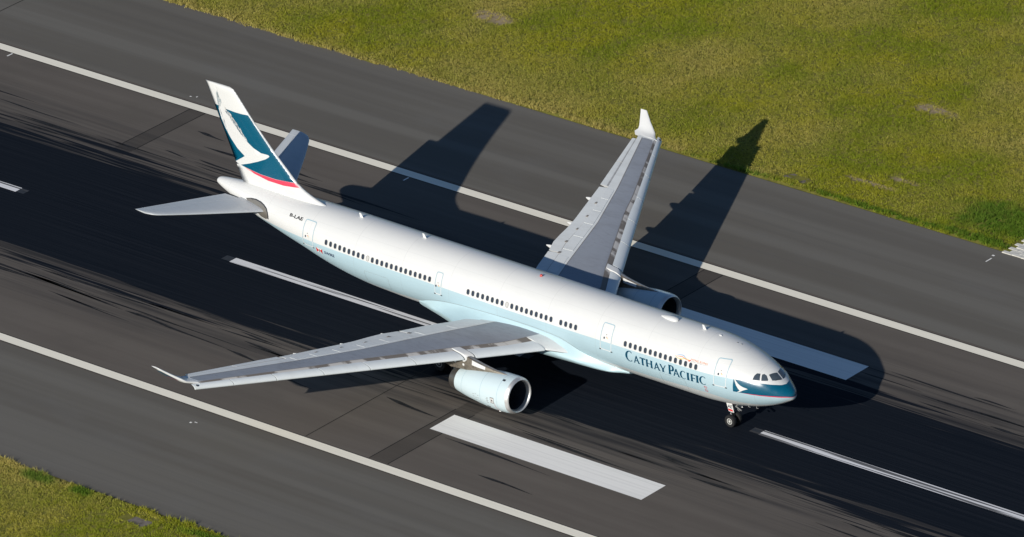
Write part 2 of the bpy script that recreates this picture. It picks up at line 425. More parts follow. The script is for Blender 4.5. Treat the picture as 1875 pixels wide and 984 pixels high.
# ---- fuselage lines: station, top, bottom, half width
PROF = np.array([
(0,4.46,4.46,0),(.04,4.66,4.28,.2),(.12,4.83,4.14,.36),(.3,4.99,4.03,.59),(.6,5.2,3.86,.87),(.89,5.4,3.7,1.08),(1.17,5.63,3.57,1.23),(1.5,5.93,3.42,1.41),(2,6.28,3.22,1.65),(2.5,6.5,3.05,1.85),(3,6.69,2.9,2.03),(4,7.05,2.66,2.33),(5,7.34,2.49,2.55),(6,7.58,2.37,2.68),(7,7.73,2.29,2.77),(8,7.82,2.23,2.81),(9.5,7.86,2.22,2.82),
(20,7.86,2.22,2.82),(30,7.86,2.22,2.82),(38,7.86,2.22,2.82),(40,7.86,2.22,2.82),(42,7.86,2.3,2.82),(44,7.86,2.38,2.81),(46,7.86,2.56,2.77),(48,7.86,2.86,2.69),(50,7.85,3.27,2.55),(52,7.84,3.78,2.36),(54,7.81,4.2,2.11),(56,7.77,4.63,1.81),(58,7.71,5.08,1.48),(60,7.62,5.7,1.08),(62,7.48,6.36,.66),(62.9,7.38,6.7,.42),(63.15,7.28,6.82,.3),(63.25,7.15,6.95,.13)])
fT, fB, fW = (Curve(PROF[:, 0], PROF[:, k]) for k in (1, 2, 3))
def yof(s, z):
    a, b, wd = fT(s), fB(s), fW(s); c = (a + b) / 2; r = max((a - b) / 2, 1e-4)
    return wd * math.sqrt(max(0.0, 1 - ((z - c) / r) ** 2))
def zof(s, y):
    a, b, wd = fT(s), fB(s), fW(s); return (a + b) / 2 + (a - b) / 2 * math.sqrt(max(0.0, 1 - (y / max(wd, 1e-4)) ** 2))
def fsurf(s, z, off=.012, side=-1):
    y = yof(s, z); c = (fT(s) + fB(s)) / 2; r = max((fT(s) - fB(s)) / 2, 1e-3); wd = max(fW(s), 1e-3)
    n = Vector((0, y / wd ** 2, (z - c) / r ** 2)); n.normalize()
    return (-s, side * (y + n.y * off), z + n.z * off)
def tsurf(s, y, off=.012):
    z = zof(s, y); e = .02
    n = Vector((-(zof(s - e, y) - zof(s + e, y)) / (2 * e), -(zof(s, y + e) - zof(s, y - e)) / (2 * e), 1)).normalized()
    return tuple(Vector((-s, y, z)) + n * off)
ZB = Curve([0, .5, .88, 1.25, 1.87, 2.76, 4.42, 8, 16, 27, 34, 44, 50, 57, 64], [5.33, 5.35, 5.37, 5.46, 5.56, 5.63, 5.68, 5.64, 5.54, 5.48, 5.55, 5.64, 5.67, 5.62, 5.6])
ZT = Curve([0, .43, 1.44, 3.57, 4.42, 10, 64], [4.47, 4.59, 4.64, 4.645, 4.65, 4.65, 4.65])
ZR = Curve([0, .43, 1.44, 3.0, 3.7, 64], [4.44, 4.52, 4.565, 4.60, 4.635, 4.60])
ZG = Curve([0, 1.5, 3, 5, 7, 11, 14, 38, 44, 50, 56, 63.3], [4.40, 3.72, 3.52, 3.62, 3.80, 3.64, 3.5, 3.4, 3.2, 3.6, 4.7, 6.9])
st = sorted(set([round(x, 4) for x in list(5.0 * np.linspace(0.02, 1, 34) ** 2) + [4.42, 3.7] + list(np.linspace(5.3, 10, 14)) + list(np.linspace(11, 40, 28)) + list(np.linspace(40.7, 62.9, 46)) + [63.08, 63.15, 63.2, 63.25]]))
NS = (12, 7, 1, 7, 7)                           # rows between top, white/blue line, teal foot, red foot, grey belly, keel
rings = []
for s in st:
    a, b, wd = fT(s), fB(s), fW(s); c = (a + b) / 2; r = (a - b) / 2
    lv = [a, ZB(s), ZT(s), ZR(s), ZG(s), b]; th = []
    for z in lv: th.append(math.asin(min(1, max(-1, (z - c) / r))))
    th[0] = math.pi / 2; th[5] = -math.pi / 2
    for i in range(1, 6): th[i] = min(th[i], th[i - 1] - 1e-4)
    row = []
    for i, n in enumerate(NS): row += [th[i] + (th[i + 1] - th[i]) * k / n for k in range(n)]
    half = [(-wd * math.cos(t), c + r * math.sin(t)) for t in row] + [(0, b)]
    full = half + [(-y, z) for y, z in half[-2:0:-1]]
    rings.append([(-s, y, z) for y, z in full])
NC = len(rings[0]); HN = sum(NS); cum = np.cumsum((0,) + NS)
def fus_mat(i, j):
    s = (st[i] + st[i + 1]) / 2 if i + 1 < len(st) else 63
    jj = j if j < HN else NC - 1 - j
    band = int(np.searchsorted(cum, jj, 'right')) - 1
    if band == 0: return 0
    if band == 4: return 2
    if s < 4.42 and band == 1: return 3
    if s < 3.7 and band == 2: return 4
    return 1
FUS = loft('fuselage', rings, [M['white'], M['blue'], M['belly'], M['teal'], M['red']], AIR, fus_mat, sharp=70)
# tail cone exhaust
lathe('auxiliary_exhaust', [(0, .16), (-.06, .15), (-.05, .11), (.2, .09)], M['nozzle'], FUS, (-63.22, 0, 7.05), n=18)

# ---- cabin windows
def rrect(hw, hh, r, n=5, cx=0, cy=0):
    p = []
    for (sx, sy, a0) in ((1, 1, 0), (-1, 1, 90), (-1, -1, 180), (1, -1, 270)):
        for k in range(n + 1):
            t = R(a0 + 90 * k / n); p.append((cx + sx * (hw - r) + r * math.cos(t), cy + sy * (hh - r) + r * math.sin(t)))
    return p
def window_mesh(s, z, glass):
    o = rrect(.165, .228, .15, 4); i = rrect(.137, .202, .125, 4); n = len(o); vs = []
    for loop, off in ((o, .0), (o, .014), (i, .014), (i, .008)): vs += [fsurf(s + u, z + v, off) for u, v in loop]
    fs = [(k * n + j, k * n + (j + 1) % n, (k + 1) * n + (j + 1) % n, (k + 1) * n + j) for k in range(3) for j in range(n)]
    V, T = cdt([i], grid=(.12, .09)); b0 = len(vs); vs += [fsurf(s + u, z + v, .008) for u, v in V]; fs += [tuple(q + b0 for q in t) for t in T]
    vs = [(v[0] + s, v[1], v[2]) for v in vs]
    return vs, fs, [0] * (3 * n) + [1] * len(T)
WIN_S0, WIN_Z, PITCH = 48.576, 5.90, .5334
WIDX = list(range(0, 23)) + list(range(30, 48)) + list(range(49, 53)) + list(range(62, 77))
shared = {}
for k in WIDX:
    s = WIN_S0 - PITCH * k; glass = 'blind' if k in (9, 38) else 'pane'
    z = WIN_Z + .16 * max(0, (s - 42) / 6.5) ** 1.5
    if 9.6 < s < 39.5:
        if glass not in shared:
            vs, fs, fm = window_mesh(s, z, glass); shared[glass] = mesh('window', vs, fs, [M['wframe'], M[glass]], FUS, fm, smooth=False)
            shared[glass].location.x = -s
        else:
            o = link('window', shared[glass].data, FUS); o.location.x = -s
    else:
        vs, fs, fm = window_mesh(s, z, glass); o = mesh('window', vs, fs, [M['wframe'], M[glass]], FUS, fm, smooth=False); o.location.x = -s
# half-drawn blinds seen in a few windows
for k in (51, 68, 70, 2, 16, 45):
    s = WIN_S0 - PITCH * k; z = WIN_Z + .16 * max(0, (s - 42) / 6.5) ** 1.5
    decal('half_blind', [[(s - .10, z - .02), (s + .02, z - .02), (s + .02, z + .13), (s - .06, z + .15), (s - .10, z + .08)]], lambda a, b: fsurf(a, b, .006), M['blind'], FUS, None)

# ---- doors: painted outline frame, small porthole, sill
def door(s0, s1, z0, z1, port, side=-1, ports=True):
    cx, cz, hw, hh = (s0 + s1) / 2, (z0 + z1) / 2, (s1 - s0) / 2, (z1 - z0) / 2
    D = empty('cabin_door', (0, 0, 0), AIR); D.location = (30, 0, 0)
    o = rrect(hw, hh, .16, 4, cx, cz); i = rrect(hw - .055, hh - .055, .12, 4, cx, cz)
    V, T = cdt([o, i], sub=(.3, .1)); zb = ZB(cx)
    fm = [0 if sum(V[q][1] for q in t) / 3 > zb else 1 for t in T]
    mesh('outline', [fsurf(*v, .010, side) for v in V], T, [M['door_line'], M['door_white']], D, fm)
    decal('door_skin', [rrect(hw - .06, hh - .06, .12, 4, cx, cz)], lambda a, b: fsurf(a, b, .004, side), M['white'], D, (.3, .12)) if False else None
    q = [(port[0] + .075 * math.cos(t), port[1] + .095 * math.sin(t)) for t in np.linspace(0, 6.283, 14)[:-1]]
    decal('porthole', [q], lambda a, b: fsurf(a, b, .011, side), M['pane'], D, None)
    decal('sill', [[(s0 - .04, z0 - .02), (s1 + .04, z0 - .02), (s1 + .04, z0 + .035), (s0 - .04, z0 + .035)]], lambda a, b: fsurf(a, b, .014, side), M['door_white'], D, (.25, .3))
    for c in (s0, s1): decal('hinge_fitting', [[(c - .09, z0 - .06), (c + .09, z0 - .06), (c + .09, z0 + .03), (c - .09, z0 + .03)]], lambda a, b: fsurf(a, b, .018, side), M['black'], D, None)
    if ports:
        for dx, dz, m in ((-.25, .1, 'orange'), (-.32, .02, 'yellow'), (-.2, .28, 'wframe')):
            u, v = port[0] + dx, port[1] + dz
            decal('placard', [[(u - .05, v - .03), (u + .05, v - .03), (u + .05, v + .03), (u - .05, v + .03)]], lambda a, b: fsurf(a, b, .011, side), M[m], D, None)
door(5.03, 6.22, 4.85, 6.94, (5.81, 5.84))
door(16.95, 18.15, 4.82, 6.93, (17.75, 5.84))
door(35.5, 36.22, 4.85, 6.66, (36.08, 5.55))
door(50.15, 51.42, 5.14, 7.2, (51.05, 5.95))
# cargo door seams and service panels below the belt line
def panel(s0, s1, z0, z1, wdt=.022):
    cx, cz, hw, hh = (s0 + s1) / 2, (z0 + z1) / 2, (s1 - s0) / 2, (z1 - z0) / 2
    decal('panel_seam', [rrect(hw, hh, .08, 3, cx, cz), rrect(hw - wdt, hh - wdt, .07, 3, cx, cz)], lambda a, b: fsurf(a, b, .006), M['wframe'], FUS, (.4, .15))
panel(41.5, 44.2, 3.55, 4.75, .012); panel(9.2, 11.9, 3.2, 4.4, .010)

# ---- cockpit glazing
def glazing(name, pts, kind):
    """pts (s,y) or (s,z) outline on the nose surface"""
    f = (lambda a, b: tsurf(a, b, .012)) if kind == 'y' else (lambda a, b: fsurf(a, b, .012, kind))
    return decal(name, [pts], f, M['cockpit'], FUS, (.12, .12))
W1 = [(2.93, 5.80), (2.90, 6.10), (2.80, 6.22), (2.56, 6.20), (2.38, 5.79)]
W2 = [(2.26, 5.77), (2.42, 6.15), (2.30, 6.18), (2.08, 6.08), (1.86, 5.86), (1.82, 5.77)]
for side in (-1, 1):
    glazing('side_window', W1, side); glazing('side_window', W2, side)
    W3 = [(2.00, .74 ), (1.74, .06), (1.20, .05), (1.24, .25), (1.40, .62), (1.58, .84)]
    glazing('windshield', [(a, side * b) for a, b in W3], 'y')
    for (a, b, c, d) in ((1.24, .15, 1.45, .55),):
        p, q = Vector(tsurf(a, side * b, .03)), Vector(tsurf(c, side * d, .03)); tubes('wiper', [(p, q, .012)], M['black'], FUS)

# ---- roof fittings
def blade_antenna(s, h=.42, c=.38, sweep=.28, y=0):
    z = fT(s) - .04; t = .025
    vs = [(-s, y - t, z), (-s, y + t, z), (-s - c, y + t, z), (-s - c, y - t, z), (-s - sweep, y - .01, z + h), (-s - sweep, y + .01, z + h), (-s - sweep - c * .5, y + .01, z + h), (-s - sweep - c * .5, y - .01, z + h)]
    return mesh('blade_antenna', vs, [(0, 1, 5, 4), (1, 2, 6, 5), (2, 3, 7, 6), (3, 0, 4, 7), (4, 5, 6, 7)], M['white'], FUS, smooth=False)
for s in (46.5, 39.4, 9.0): blade_antenna(s)
def blister(name, s0, s1, hw, h, mat):
    rings = []; n = 14
    for i in range(n + 1):
        t = i / n; s = s0 + (s1 - s0) * t; k = math.sin(math.pi * min(1, .04 + t ** .62 * .92)) ** .55
        rings.append([(-s, hw * k * math.cos(a), zof(s, hw * k * math.cos(a)) - .03 + h * k * max(0, math.sin(a)) ** .8) for a in np.linspace(0, math.pi, 11)])
    return loft(name, rings, mat, FUS, closed=False, caps=False)
blister('satcom_radome', 12.0, 13.75, .34, .25, M['white'])
blister('small_antenna', 7.4, 7.75, .09, .1, M['white'])
for s, y in ((5.9, .1), (5.55, .2)): lathe('sensor_stub', [(0, .06), (.05, .06), (.07, .02)], M['strut'], FUS, (-s, y, zof(s, y) - .02), 'z', 8)
lathe('beacon', [(0, .13), (.06, .13), (.13, .10), (.17, .04)], M['beacon'], FUS, (-26.77, 0, 7.85), 'z', 14)
for s, z in ((3.25, 3.05), (3.6, 3.3)): 
    p = Vector(fsurf(s, z, 0)); tubes('probe', [(p, p + Vector((.05, -.12, -.10)), .025), (p + Vector((.05, -.12, -.10)), p + Vector((.25, -.12, -.10)), .018)], M['strut'], FUS)

# ---- lettering (hand-drawn flared capitals, unit height)
def stem(x, w_, y0=0, y1=1, fl=.035):
    x -= .035; w_ += .07
    return [(x - fl, y0), (x + w_ + fl, y0), (x + w_ + .004, y0 + .22 * (y1 - y0)), (x + w_ + .004, y1 - .22 * (y1 - y0)), (x + w_ + fl, y1), (x - fl, y1), (x - .004, y1 - .22 * (y1 - y0)), (x - .004, y0 + .22 * (y1 - y0))]
def arc_c(w_):
    out, inn = [], []; cx = w_ * .56
    for k in range(25):
        t = R(48 + (312 - 48) * k / 24); th = .115 + .13 * max(0, -math.cos(t)) + .03 * abs(math.cos(t)) * (math.cos(t) > 0)
        out.append((cx + w_ * .56 * math.cos(t), .5 + .52 * math.sin(t))); inn.append((cx + (w_ * .56 - th) * math.cos(t) + .02, .5 + (.52 - th * .62) * math.sin(t)))
    return [out + inn[::-1]]
def glyph(c):
    if c == 'C': return arc_c(.92), .88
    if c == 'A': return [[(-.03, 0), (.17, 0), (.235, .20), (.26, .29), (.555, .29), (.59, .20), (.62, .0), (.92, 0), (.82, .12), (.46, 1.03), (.36, 1.0), (.30, .86), (.06, .12)], [(.29, .41), (.51, .41), (.40, .70)]], .88
    if c == 'T': return [[(-.01, .80), (.02, 1.0), (.83, 1.0), (.86, .80), (.80, .83), (.56, .85), (.55, .2), (.58, 0), (.27, 0), (.30, .2), (.29, .85), (.05, .83)]], .85
    if c == 'H': return [stem(.03, .16), stem(.64, .16), [(.18, .46), (.65, .46), (.65, .56), (.18, .56)]], .88
    if c == 'Y': return [[(-.02, 1.0), (.22, 1.0), (.26, .88), (.47, .52), (.68, .88), (.72, 1.0), (.89, 1.0), (.80, .88), (.57, .42), (.57, .18), (.60, 0), (.29, 0), (.32, .18), (.32, .42), (.03, .88)]], .87
    if c == 'P': return [[(-.03, 0), (.26, 0), (.23, .2), (.23, .40), (.36, .40), (.50, .44), (.59, .55), (.61, .70), (.58, .85), (.48, .96), (.34, 1.0), (-.02, 1.0), (.02, .82), (.02, .2)], [(.23, .51), (.23, .90), (.32, .90), (.38, .84), (.41, .71), (.38, .58), (.32, .51)]], .64
    if c == 'I': return [stem(.03, .16)], .22
    if c == 'F': return [[(-.03, 0), (.26, 0), (.23, .2), (.23, .44), (.44, .44), (.49, .37), (.49, .65), (.44, .56), (.23, .56), (.23, .88), (.48, .88), (.56, .82), (.54, 1.0), (-.02, 1.0), (.02, .82), (.02, .2)]], .56
LET = [('C', 15.45, 14.72, 4.52, 5.44), ('A', 14.58, 13.93, 4.54, 5.22), ('T', 13.93, 13.31, 4.54, 5.22), ('H', 13.24, 12.55, 4.54, 5.23), ('A', 12.44, 11.76, 4.54, 5.22), ('Y', 11.80, 11.13, 4.55, 5.22),
       ('P', 10.86, 10.23, 4.55, 5.40), ('A', 10.39, 9.67, 4.54, 5.23), ('C', 9.66, 9.06, 4.53, 5.25), ('I', 8.90, 8.70, 4.56, 5.24), ('F', 8.52, 8.00, 4.57, 5.24), ('I', 7.93, 7.73, 4.59, 5.26), ('C', 7.63, 6.97, 4.60, 5.32)]
TXT = empty('airline_title', (0, 0, 0), AIR); TXT.location = (30, 0, 0)
for ch, sa, sb, z0, z1 in LET:
    loops, adv = glyph(ch); k = (sa - sb) / adv
    lp = [[(sa - x * k, z0 + y * (z1 - z0)) for x, y in l] for l in loops]
    if ch == 'H':
        V = []; T = []
        for l in lp:
            v, t = cdt([l], grid=(.3, .1), sub=(.3, .1)); T += [[q + len(V) for q in f] for f in t]; V += v
        mesh('letter', [fsurf(*v, .009) for v in V], T, M['lettering'], TXT)
    else: decal('letter', lp, lambda a, b: fsurf(a, b, .009), M['lettering'], TXT, (.3, .1))
def font_text(name, body, s_left, s_right, z0, z1, mat, parent, surf, bold=0.0):
    cu = bpy.data.curves.new(name, 'FONT'); cu.body = body; cu.resolution_u = 2; cu.offset = bold
    o = bpy.data.objects.new(name, cu); col.objects.link(o); bpy.context.view_layer.update()
    dg = bpy.context.evaluated_depsgraph_get(); me0 = bpy.data.meshes.new_from_object(o.evaluated_get(dg))
    vs = np.array([v.co[:] for v in me0.vertices]); fs = [list(p.vertices) for p in me0.polygons]
    bpy.data.objects.remove(o, do_unlink=True); bpy.data.curves.remove(cu); bpy.data.meshes.remove(me0)
    x0, x1, y0, y1 = vs[:, 0].min(), vs[:, 0].max(), vs[:, 1].min(), vs[:, 1].max()
    P = [surf(s_left + (s_right - s_left) * (v[0] - x0) / (x1 - x0), z0 + (z1 - z0) * (v[1] - y0) / (y1 - y0)) for v in vs]
    return mesh(name, P, fs, mat, parent, smooth=False)
fs9 = lambda a, b: fsurf(a, b, .010)
font_text('registration', 'B-LAE', 53.33, 51.76, 6.95, 7.17, M['black'], FUS, fs9, .03)
font_text('owner_name', 'SWIRE', 48.83, 47.6, 4.97, 5.24, M['navy'], FUS, fs9, .03)
hs = lambda a, b: fsurf(a, b, .010)
decal('house_flag', [[(49.78, 4.88), (49.80, 5.33), (49.05, 5.33), (49.07, 4.86), (49.4, 4.98)]], hs, M['mark_white'], FUS, None)
decal('house_flag_red', [[(49.80, 5.33), (49.46, 5.10), (49.78, 4.88)]], lambda a, b: fsurf(a, b, .014), M['mark_red'], FUS, None)
decal('house_flag_red', [[(49.05, 5.33), (49.07, 4.86), (49.38, 5.10)]], lambda a, b: fsurf(a, b, .014), M['mark_red'], FUS, None)
decal('house_flag_bar', [[(49.45, 5.24), (49.38, 5.24), (49.38, 4.96), (49.45, 4.96)]], lambda a, b: fsurf(a, b, .017), M['navy'], FUS, None)
for wd_, a_, b_ in (('HONG', 8.63, 7.86), ('KONG', 7.74, 6.95)): font_text('slogan_word', wd_, a_, b_, 6.27, 6.42, M['orange'], FUS, fs9)
for wd_, a_, b_ in (("ASIA'S", 8.60, 8.08), ('WORLD', 8.0, 7.45), ('CITY', 7.37, 6.95)): font_text('slogan_small_word', wd_, a_, b_, 6.185, 6.245, M['strut'], FUS, fs9)
def ribbon(pts, wdt, mat, name='slogan_ribbon'):
    C_ = Curve([p[0] for p in pts], [p[1] for p in pts]); xs = np.linspace(pts[0][0], pts[-1][0], 18)
    up = [(x, C_(x) + wdt * .5 * math.sin(math.pi * (.1 + .85 * i / 17))) for i, x in enumerate(xs)]; dn = [(x, C_(x) - wdt * .5 * math.sin(math.pi * (.1 + .85 * i / 17))) for i, x in enumerate(xs)]
    decal(name, [up + dn[::-1]], fs9, M[mat], FUS, None)
ribbon([(8.95, 6.20), (9.25, 6.34), (9.5, 6.45), (9.85, 6.42), (10.2, 6.37)], .045, 'skyblue')
ribbon([(8.75, 6.25), (9.2, 6.28), (9.6, 6.16), (9.95, 6.15), (10.34, 6.28)], .06, 'yellow')
ribbon([(8.75, 6.22), (9.1, 6.22), (9.5, 6.33), (9.9, 6.30), (10.3, 6.22)], .05, 'orange')
decal('slogan_dragon', [[(8.95, 6.14), (8.72, 6.16), (8.64, 6.25), (8.7, 6.30), (8.85, 6.22)]], fs9, M['mark_red'], FUS, None)
for z in (4.39, 4.05):
    c = [(7.08 + .15 * math.cos(t), z + .12 * math.sin(t)) for t in np.linspace(0, 6.283, 17)[:-1]]; ci = [(7.08 + .12 * math.cos(t), z + .095 * math.sin(t)) for t in np.linspace(0, 6.283, 17)[:-1]]
    decal('warning_ring', [c, ci], fs9, M['mark_red'], FUS, None)
    decal('warning_ring', [[(7.0, z - .08), (7.03, z - .09), (7.17, z + .07), (7.14, z + .08)]], fs9, M['mark_red'], FUS, None)
# brush-stroke wing emblem on the nose
decal('nose_emblem', [[(4.40, 5.84), (4.33, 5.74), (4.20, 5.58), (4.02, 5.42), (3.82, 5.28), (3.58, 5.17), (3.30, 5.10), (3.14, 5.05), (3.30, 4.99), (3.52, 4.90), (3.74, 4.76), (3.92, 4.68), (4.08, 4.65), (3.98, 4.72), (3.82, 4.83), (3.96, 4.97), (4.12, 5.20), (4.24, 5.45), (4.34, 5.66)]], fs9, M['mark_white'], FUS, (.15, .15))
for a, b, m in ((12.5, 13.0, 'orange'), (9.75, 9.85, 'orange')):
    pass

# ---- belly fairing
FT = Curve([16.4, 17.5, 19, 20.5, 21.6, 22.8, 26, 33, 35.2, 36.7, 38.0, 38.75], [2.6, 2.9, 3.25, 3.75, 4.25, 4.58, 4.73, 4.5, 4.3, 4.0, 3.55, 3.2])
FW = Curve([16.4, 18, 20, 22, 25, 30, 32.3, 34, 36, 37.6, 38.75], [1.2, 2.25, 2.75, 3.1, 3.6, 4.5, 4.55, 3.85, 3.05, 2.5, 2.05])
FE = Curve([16.4, 18, 20, 22, 25, 30, 32.3, 36, 38.75], [2.45, 2.6, 2.85, 3.1, 3.4, 3.75, 3.80, 3.45, 3.1])
FZ = Curve([16.4, 18, 20, 24, 33, 36, 38.75], [2.22, 2.08, 1.98, 1.92, 1.92, 2.02, 2.25])
rings = []
for s in np.linspace(16.4, 38.75, 60):
    T0, W0, E0, Z0 = FT(s), FW(s), FE(s), FZ(s); y0 = yof(s, T0) - .05; half = []
    W0 = max(W0, y0 + .02)
    for k in range(13):
        t = k / 12; p = [(y0, T0), (y0 + .10 * (W0 - y0) + .1, T0 - .45 * (T0 - E0)), (y0 + .45 * (W0 - y0) + .08, E0 + .10), (W0, E0)]
        q = [(1 - t) ** 3, 3 * t * (1 - t) ** 2, 3 * t * t * (1 - t), t ** 3]; half.append(tuple(sum(q[i] * p[i][d] for i in range(4)) for d in (0, 1)))
    for k in range(1, 13):
        t = k / 12; p = [(W0, E0), (W0 - .02, E0 - .35 * (E0 - Z0)), (W0 * .72, Z0), (0, Z0)]
        q = [(1 - t) ** 3, 3 * t * (1 - t) ** 2, 3 * t * t * (1 - t), t ** 3]; half.append(tuple(sum(q[i] * p[i][d] for i in range(4)) for d in (0, 1)))
    full = [(-y, z) for y, z in half] + [(y, z) for y, z in half[-2::-1]]
    rings.append([(-s, y, z) for y, z in full])
def fair_mat(i, j): jj = j if j < 24 else 48 - j; return 0 if jj < 17 else 1
FAIR = loft('belly_fairing', rings, [M['fairing'], M['belly']], AIR, fair_mat, sharp=60)
decal('fairing_seam', [[(s, FT(s) + .03) for s in np.linspace(20.6, 38.4, 40)] + [(s, FT(s) + .005) for s in np.linspace(38.4, 20.6, 40)]], lambda a, b: fsurf(a, b, .010), M['wframe'], FAIR, None)

# ---- wings
def yS(*p): return (lambda y, xs=[q[0] for q in p], ys=[q[1] for q in p]: lerp(y, xs, ys))
sle = lambda y: 26.67 + .627 * (y - 9.72)                                  # slat leading edge
c1 = yS((1.5, 23.9), (2.46, 24.48), (6.17, 25.95), (8.95, 27.85), (16.95, 32.65), (19.6, 34.0), (28.3, 39.02), (29, 39.4))
c2 = yS((1.5, 28.6), (6.33, 30.6), (8.55, 31.45), (14.67, 33.62), (20, 36.05), (27.9, 40.1), (29, 40.6))
c3 = yS((1.5, 31.3), (4.7, 32.5), (6.6, 33.45), (9.34, 34.45), (10.91, 35.2), (13.7, 35.75), (19.8, 37.9), (28.2, 41.15), (29, 41.5))
zref = lambda y: 4.0 + .0885 * (y - 2.8)
kk = yS((2, 1.75), (5, 1.25), (9.5, 1.0), (20, .55), (28.3, .12), (29, .1))
thick = yS((2, 1.45), (9.4, 1.0), (20, .6), (28.3, .3), (29, .26))
def csp(y): return c2(y) + .52 * (c3(y) - c2(y))
def cfx(y): return sle(y) + .42 * (c1(y) - sle(y))
def zup(y, s):                                                             # upper skin height
    r = zref(y); k = kk(y); a, b, c, d = cfx(y), c1(y), c2(y), c3(y)
    return lerp(s, [a, a + .06, a + .25, b, (b * .6 + c * .4), (b * .3 + c * .7), c, csp(y), d], [r - .30, r - .14, r - .03 + .03 * k, r + .2 * k, r + .25 * k, r + .22 * k, r + .16 * k, r + .07 * k, r - .05])
def make_wing(sg):
    P = lambda s, y, z: (-s, sg * y, z)
    ys_ = [1.6, 2.6, 3.6, 5, 6.5, 8, 9.37, 11, 13, 15, 17, 19.8, 22, 24, 26, 28.25]
    rings = []
    for y in ys_:
        a, b, c, e = cfx(y), c1(y), c2(y), csp(y); t = thick(y); r = zref(y); up = []
        for s in [a, a + .06, a + .25, (a + .25 + b) / 2, b] + [b + (c - b) * q for q in (.12, .3, .5, .7, .88, 1.0)] + [c + (e - c) * .5, e]: up.append((s, zup(y, s)))
        zu = lambda s: zup(y, s)
        lo = [(e, zu(e) - .05), (c + .25 * (e - c), zu(c) - .38 * t - .02), (c, zu(c) - .55 * t), (b + (c - b) * .5, zu(b + (c - b) * .5) - t), (b, zu(b) - .92 * t), (a + .3, r - .30 - .36 * t), (a + .06, r - .30 - .14 * t)]
        rings.append([P(s, y, z) for s, z in up + lo])
    def fm(i, j): return 1 if j < 4 else (0 if j < 10 else (2 if j < 12 else 3))
    W = loft('wing', rings, [M['wing_grey'], M['stain'], M['wing_light'], M['belly']], AIR, fm, sharp=50)
    # painted light border at the tip and the pale strip along the root
    surf = lambda s, y: P(s, y, zup(y, s) + .008)
    decal('tip_border', [[(c1(27.6) , 27.6), (c1(28.25) , 28.24), (c2(28.25), 28.24), (c2(27.9), 27.9), (c2(28.0) - .25, 28.0), (c1(28.0) + .15, 28.0)]], surf, M['wing_light'], W, (.3, .3))
    for c_ in (c1, c2):
        yy = list(np.linspace(3.2, 28.0, 40)); decal('skin_seam', [[(c_(y) - .03, y) for y in yy] + [(c_(y) + .03, y) for y in yy[::-1]]], lambda a, b: P(a, b, zup(b, a) + .010), M['wframe'], W, None)
    # slats
    def slat(ya, yb):
        rr = []
        for i in range(9):
            y = ya + (yb - ya) * i / 8; r = zref(y); s0 = sle(y); ch = .66 * (c1(y) - s0); zl = r - .36; zt = zup(y, s0 + ch) + .05; h = zt - zl
            pts = [(0, 0), (.012, .10), (.05, .24), (.14, .45), (.30, .66), (.55, .85), (.8, .96), (1.0, 1.0), (1.0, .955), (.7, .72), (.4, .42), (.26, .10), (.22, -.14), (.12, -.22), (.04, -.14)]
            rr.append([P(s0 + u * ch, y, zl + v * h) for u, v in pts])
        return loft('slat', rr, M['slat'], W, sharp=45)
    slat(4.05, 8.93)
    for ya, yb in zip((9.80, 13.2, 16.45, 19.72, 23.06, 26.07), (13.2, 16.45, 19.72, 23.06, 26.07, 28.82)): slat(ya + .035, yb - .035)
    # inboard fixed leading edge reaching forward to the body fillet
    rr = []
    for i in range(8):
        t = i / 7; y = 1.9 + 2.12 * t; r = zref(y); s0 = 20.2 + (sle(4.05) + .1 - 20.2) * t ** .9; b = c1(y) + .02
        zn = 3.15 + .62 * t; zb_ = zup(y, b) + .01
        rr.append([P(s0 + (b - s0) * u, y, zn + (zb_ - zn) * v) for u, v in ((0, 0), (.02, .10), (.10, .26), (.25, .48), (.5, .76), (.75, .93), (1, 1), (1, .2), (.5, -.2), (.1, -.15))])
    loft('root_fillet', rr, M['wing_light'], W, sharp=50)
    # flaps, ailerons
    def surf_te(name, ya, yb, drop, nose, n=9, mats=None):
        rr = []
        for i in range(n):
            y = ya + (yb - ya) * i / (n - 1); a = csp(y) - nose; d = c3(y); r = zref(y); k = kk(y); zt = r - .05 - drop; z0 = zup(y, csp(y)) - .03; L = d - a
            pts = [(0, z0 - .16), (.03, z0 - .07), (.12, z0 - .01), (.30, z0 + (zt - z0) * .22 + .015), (.6, z0 + (zt - z0) * .55 + .02), (1, zt), (1, zt - .02), (.6, z0 + (zt - z0) * .6 - .13), (.2, z0 - .26), (.05, z0 - .22)]
            rr.append([P(a + L * u, y, z) for u, z in pts])
        return loft(name, rr, [M['wing_light'], M['flap_nose']], W, (lambda i, j: 1 if j < 3 else 0), sharp=50)
    surf_te('flap', 3.3, 9.22, .06, .42); surf_te('flap', 9.36, 19.76, .06, .42)
    surf_te('aileron', 20.02, 23.75, 0, .06); surf_te('aileron', 23.82, 27.6, 0, .06)
    # spoilers: thin plates along the shroud
    for ya, yb in ((3.7, 6.2), (6.3, 8.9), (9.9, 11.95), (12.05, 14.05), (14.15, 16.1), (16.2, 18.0), (18.1, 19.6)):
        vs = []
        for y in (ya, yb):
            a, b = c2(y) + .22 * (csp(y) - c2(y)), csp(y) - .02
            vs += [P(a, y, zup(y, a) + .004), P(b, y, zup(y, b) + .004), P(b, y, zup(y, b) + .028), P(a, y, zup(y, a) + .022)]
        mesh('spoiler', vs, [(0, 1, 2, 3), (4, 5, 6, 7), (0, 1, 5, 4), (1, 2, 6, 5), (2, 3, 7, 6), (3, 0, 4, 7)], M['wing_light'], W, smooth=False)
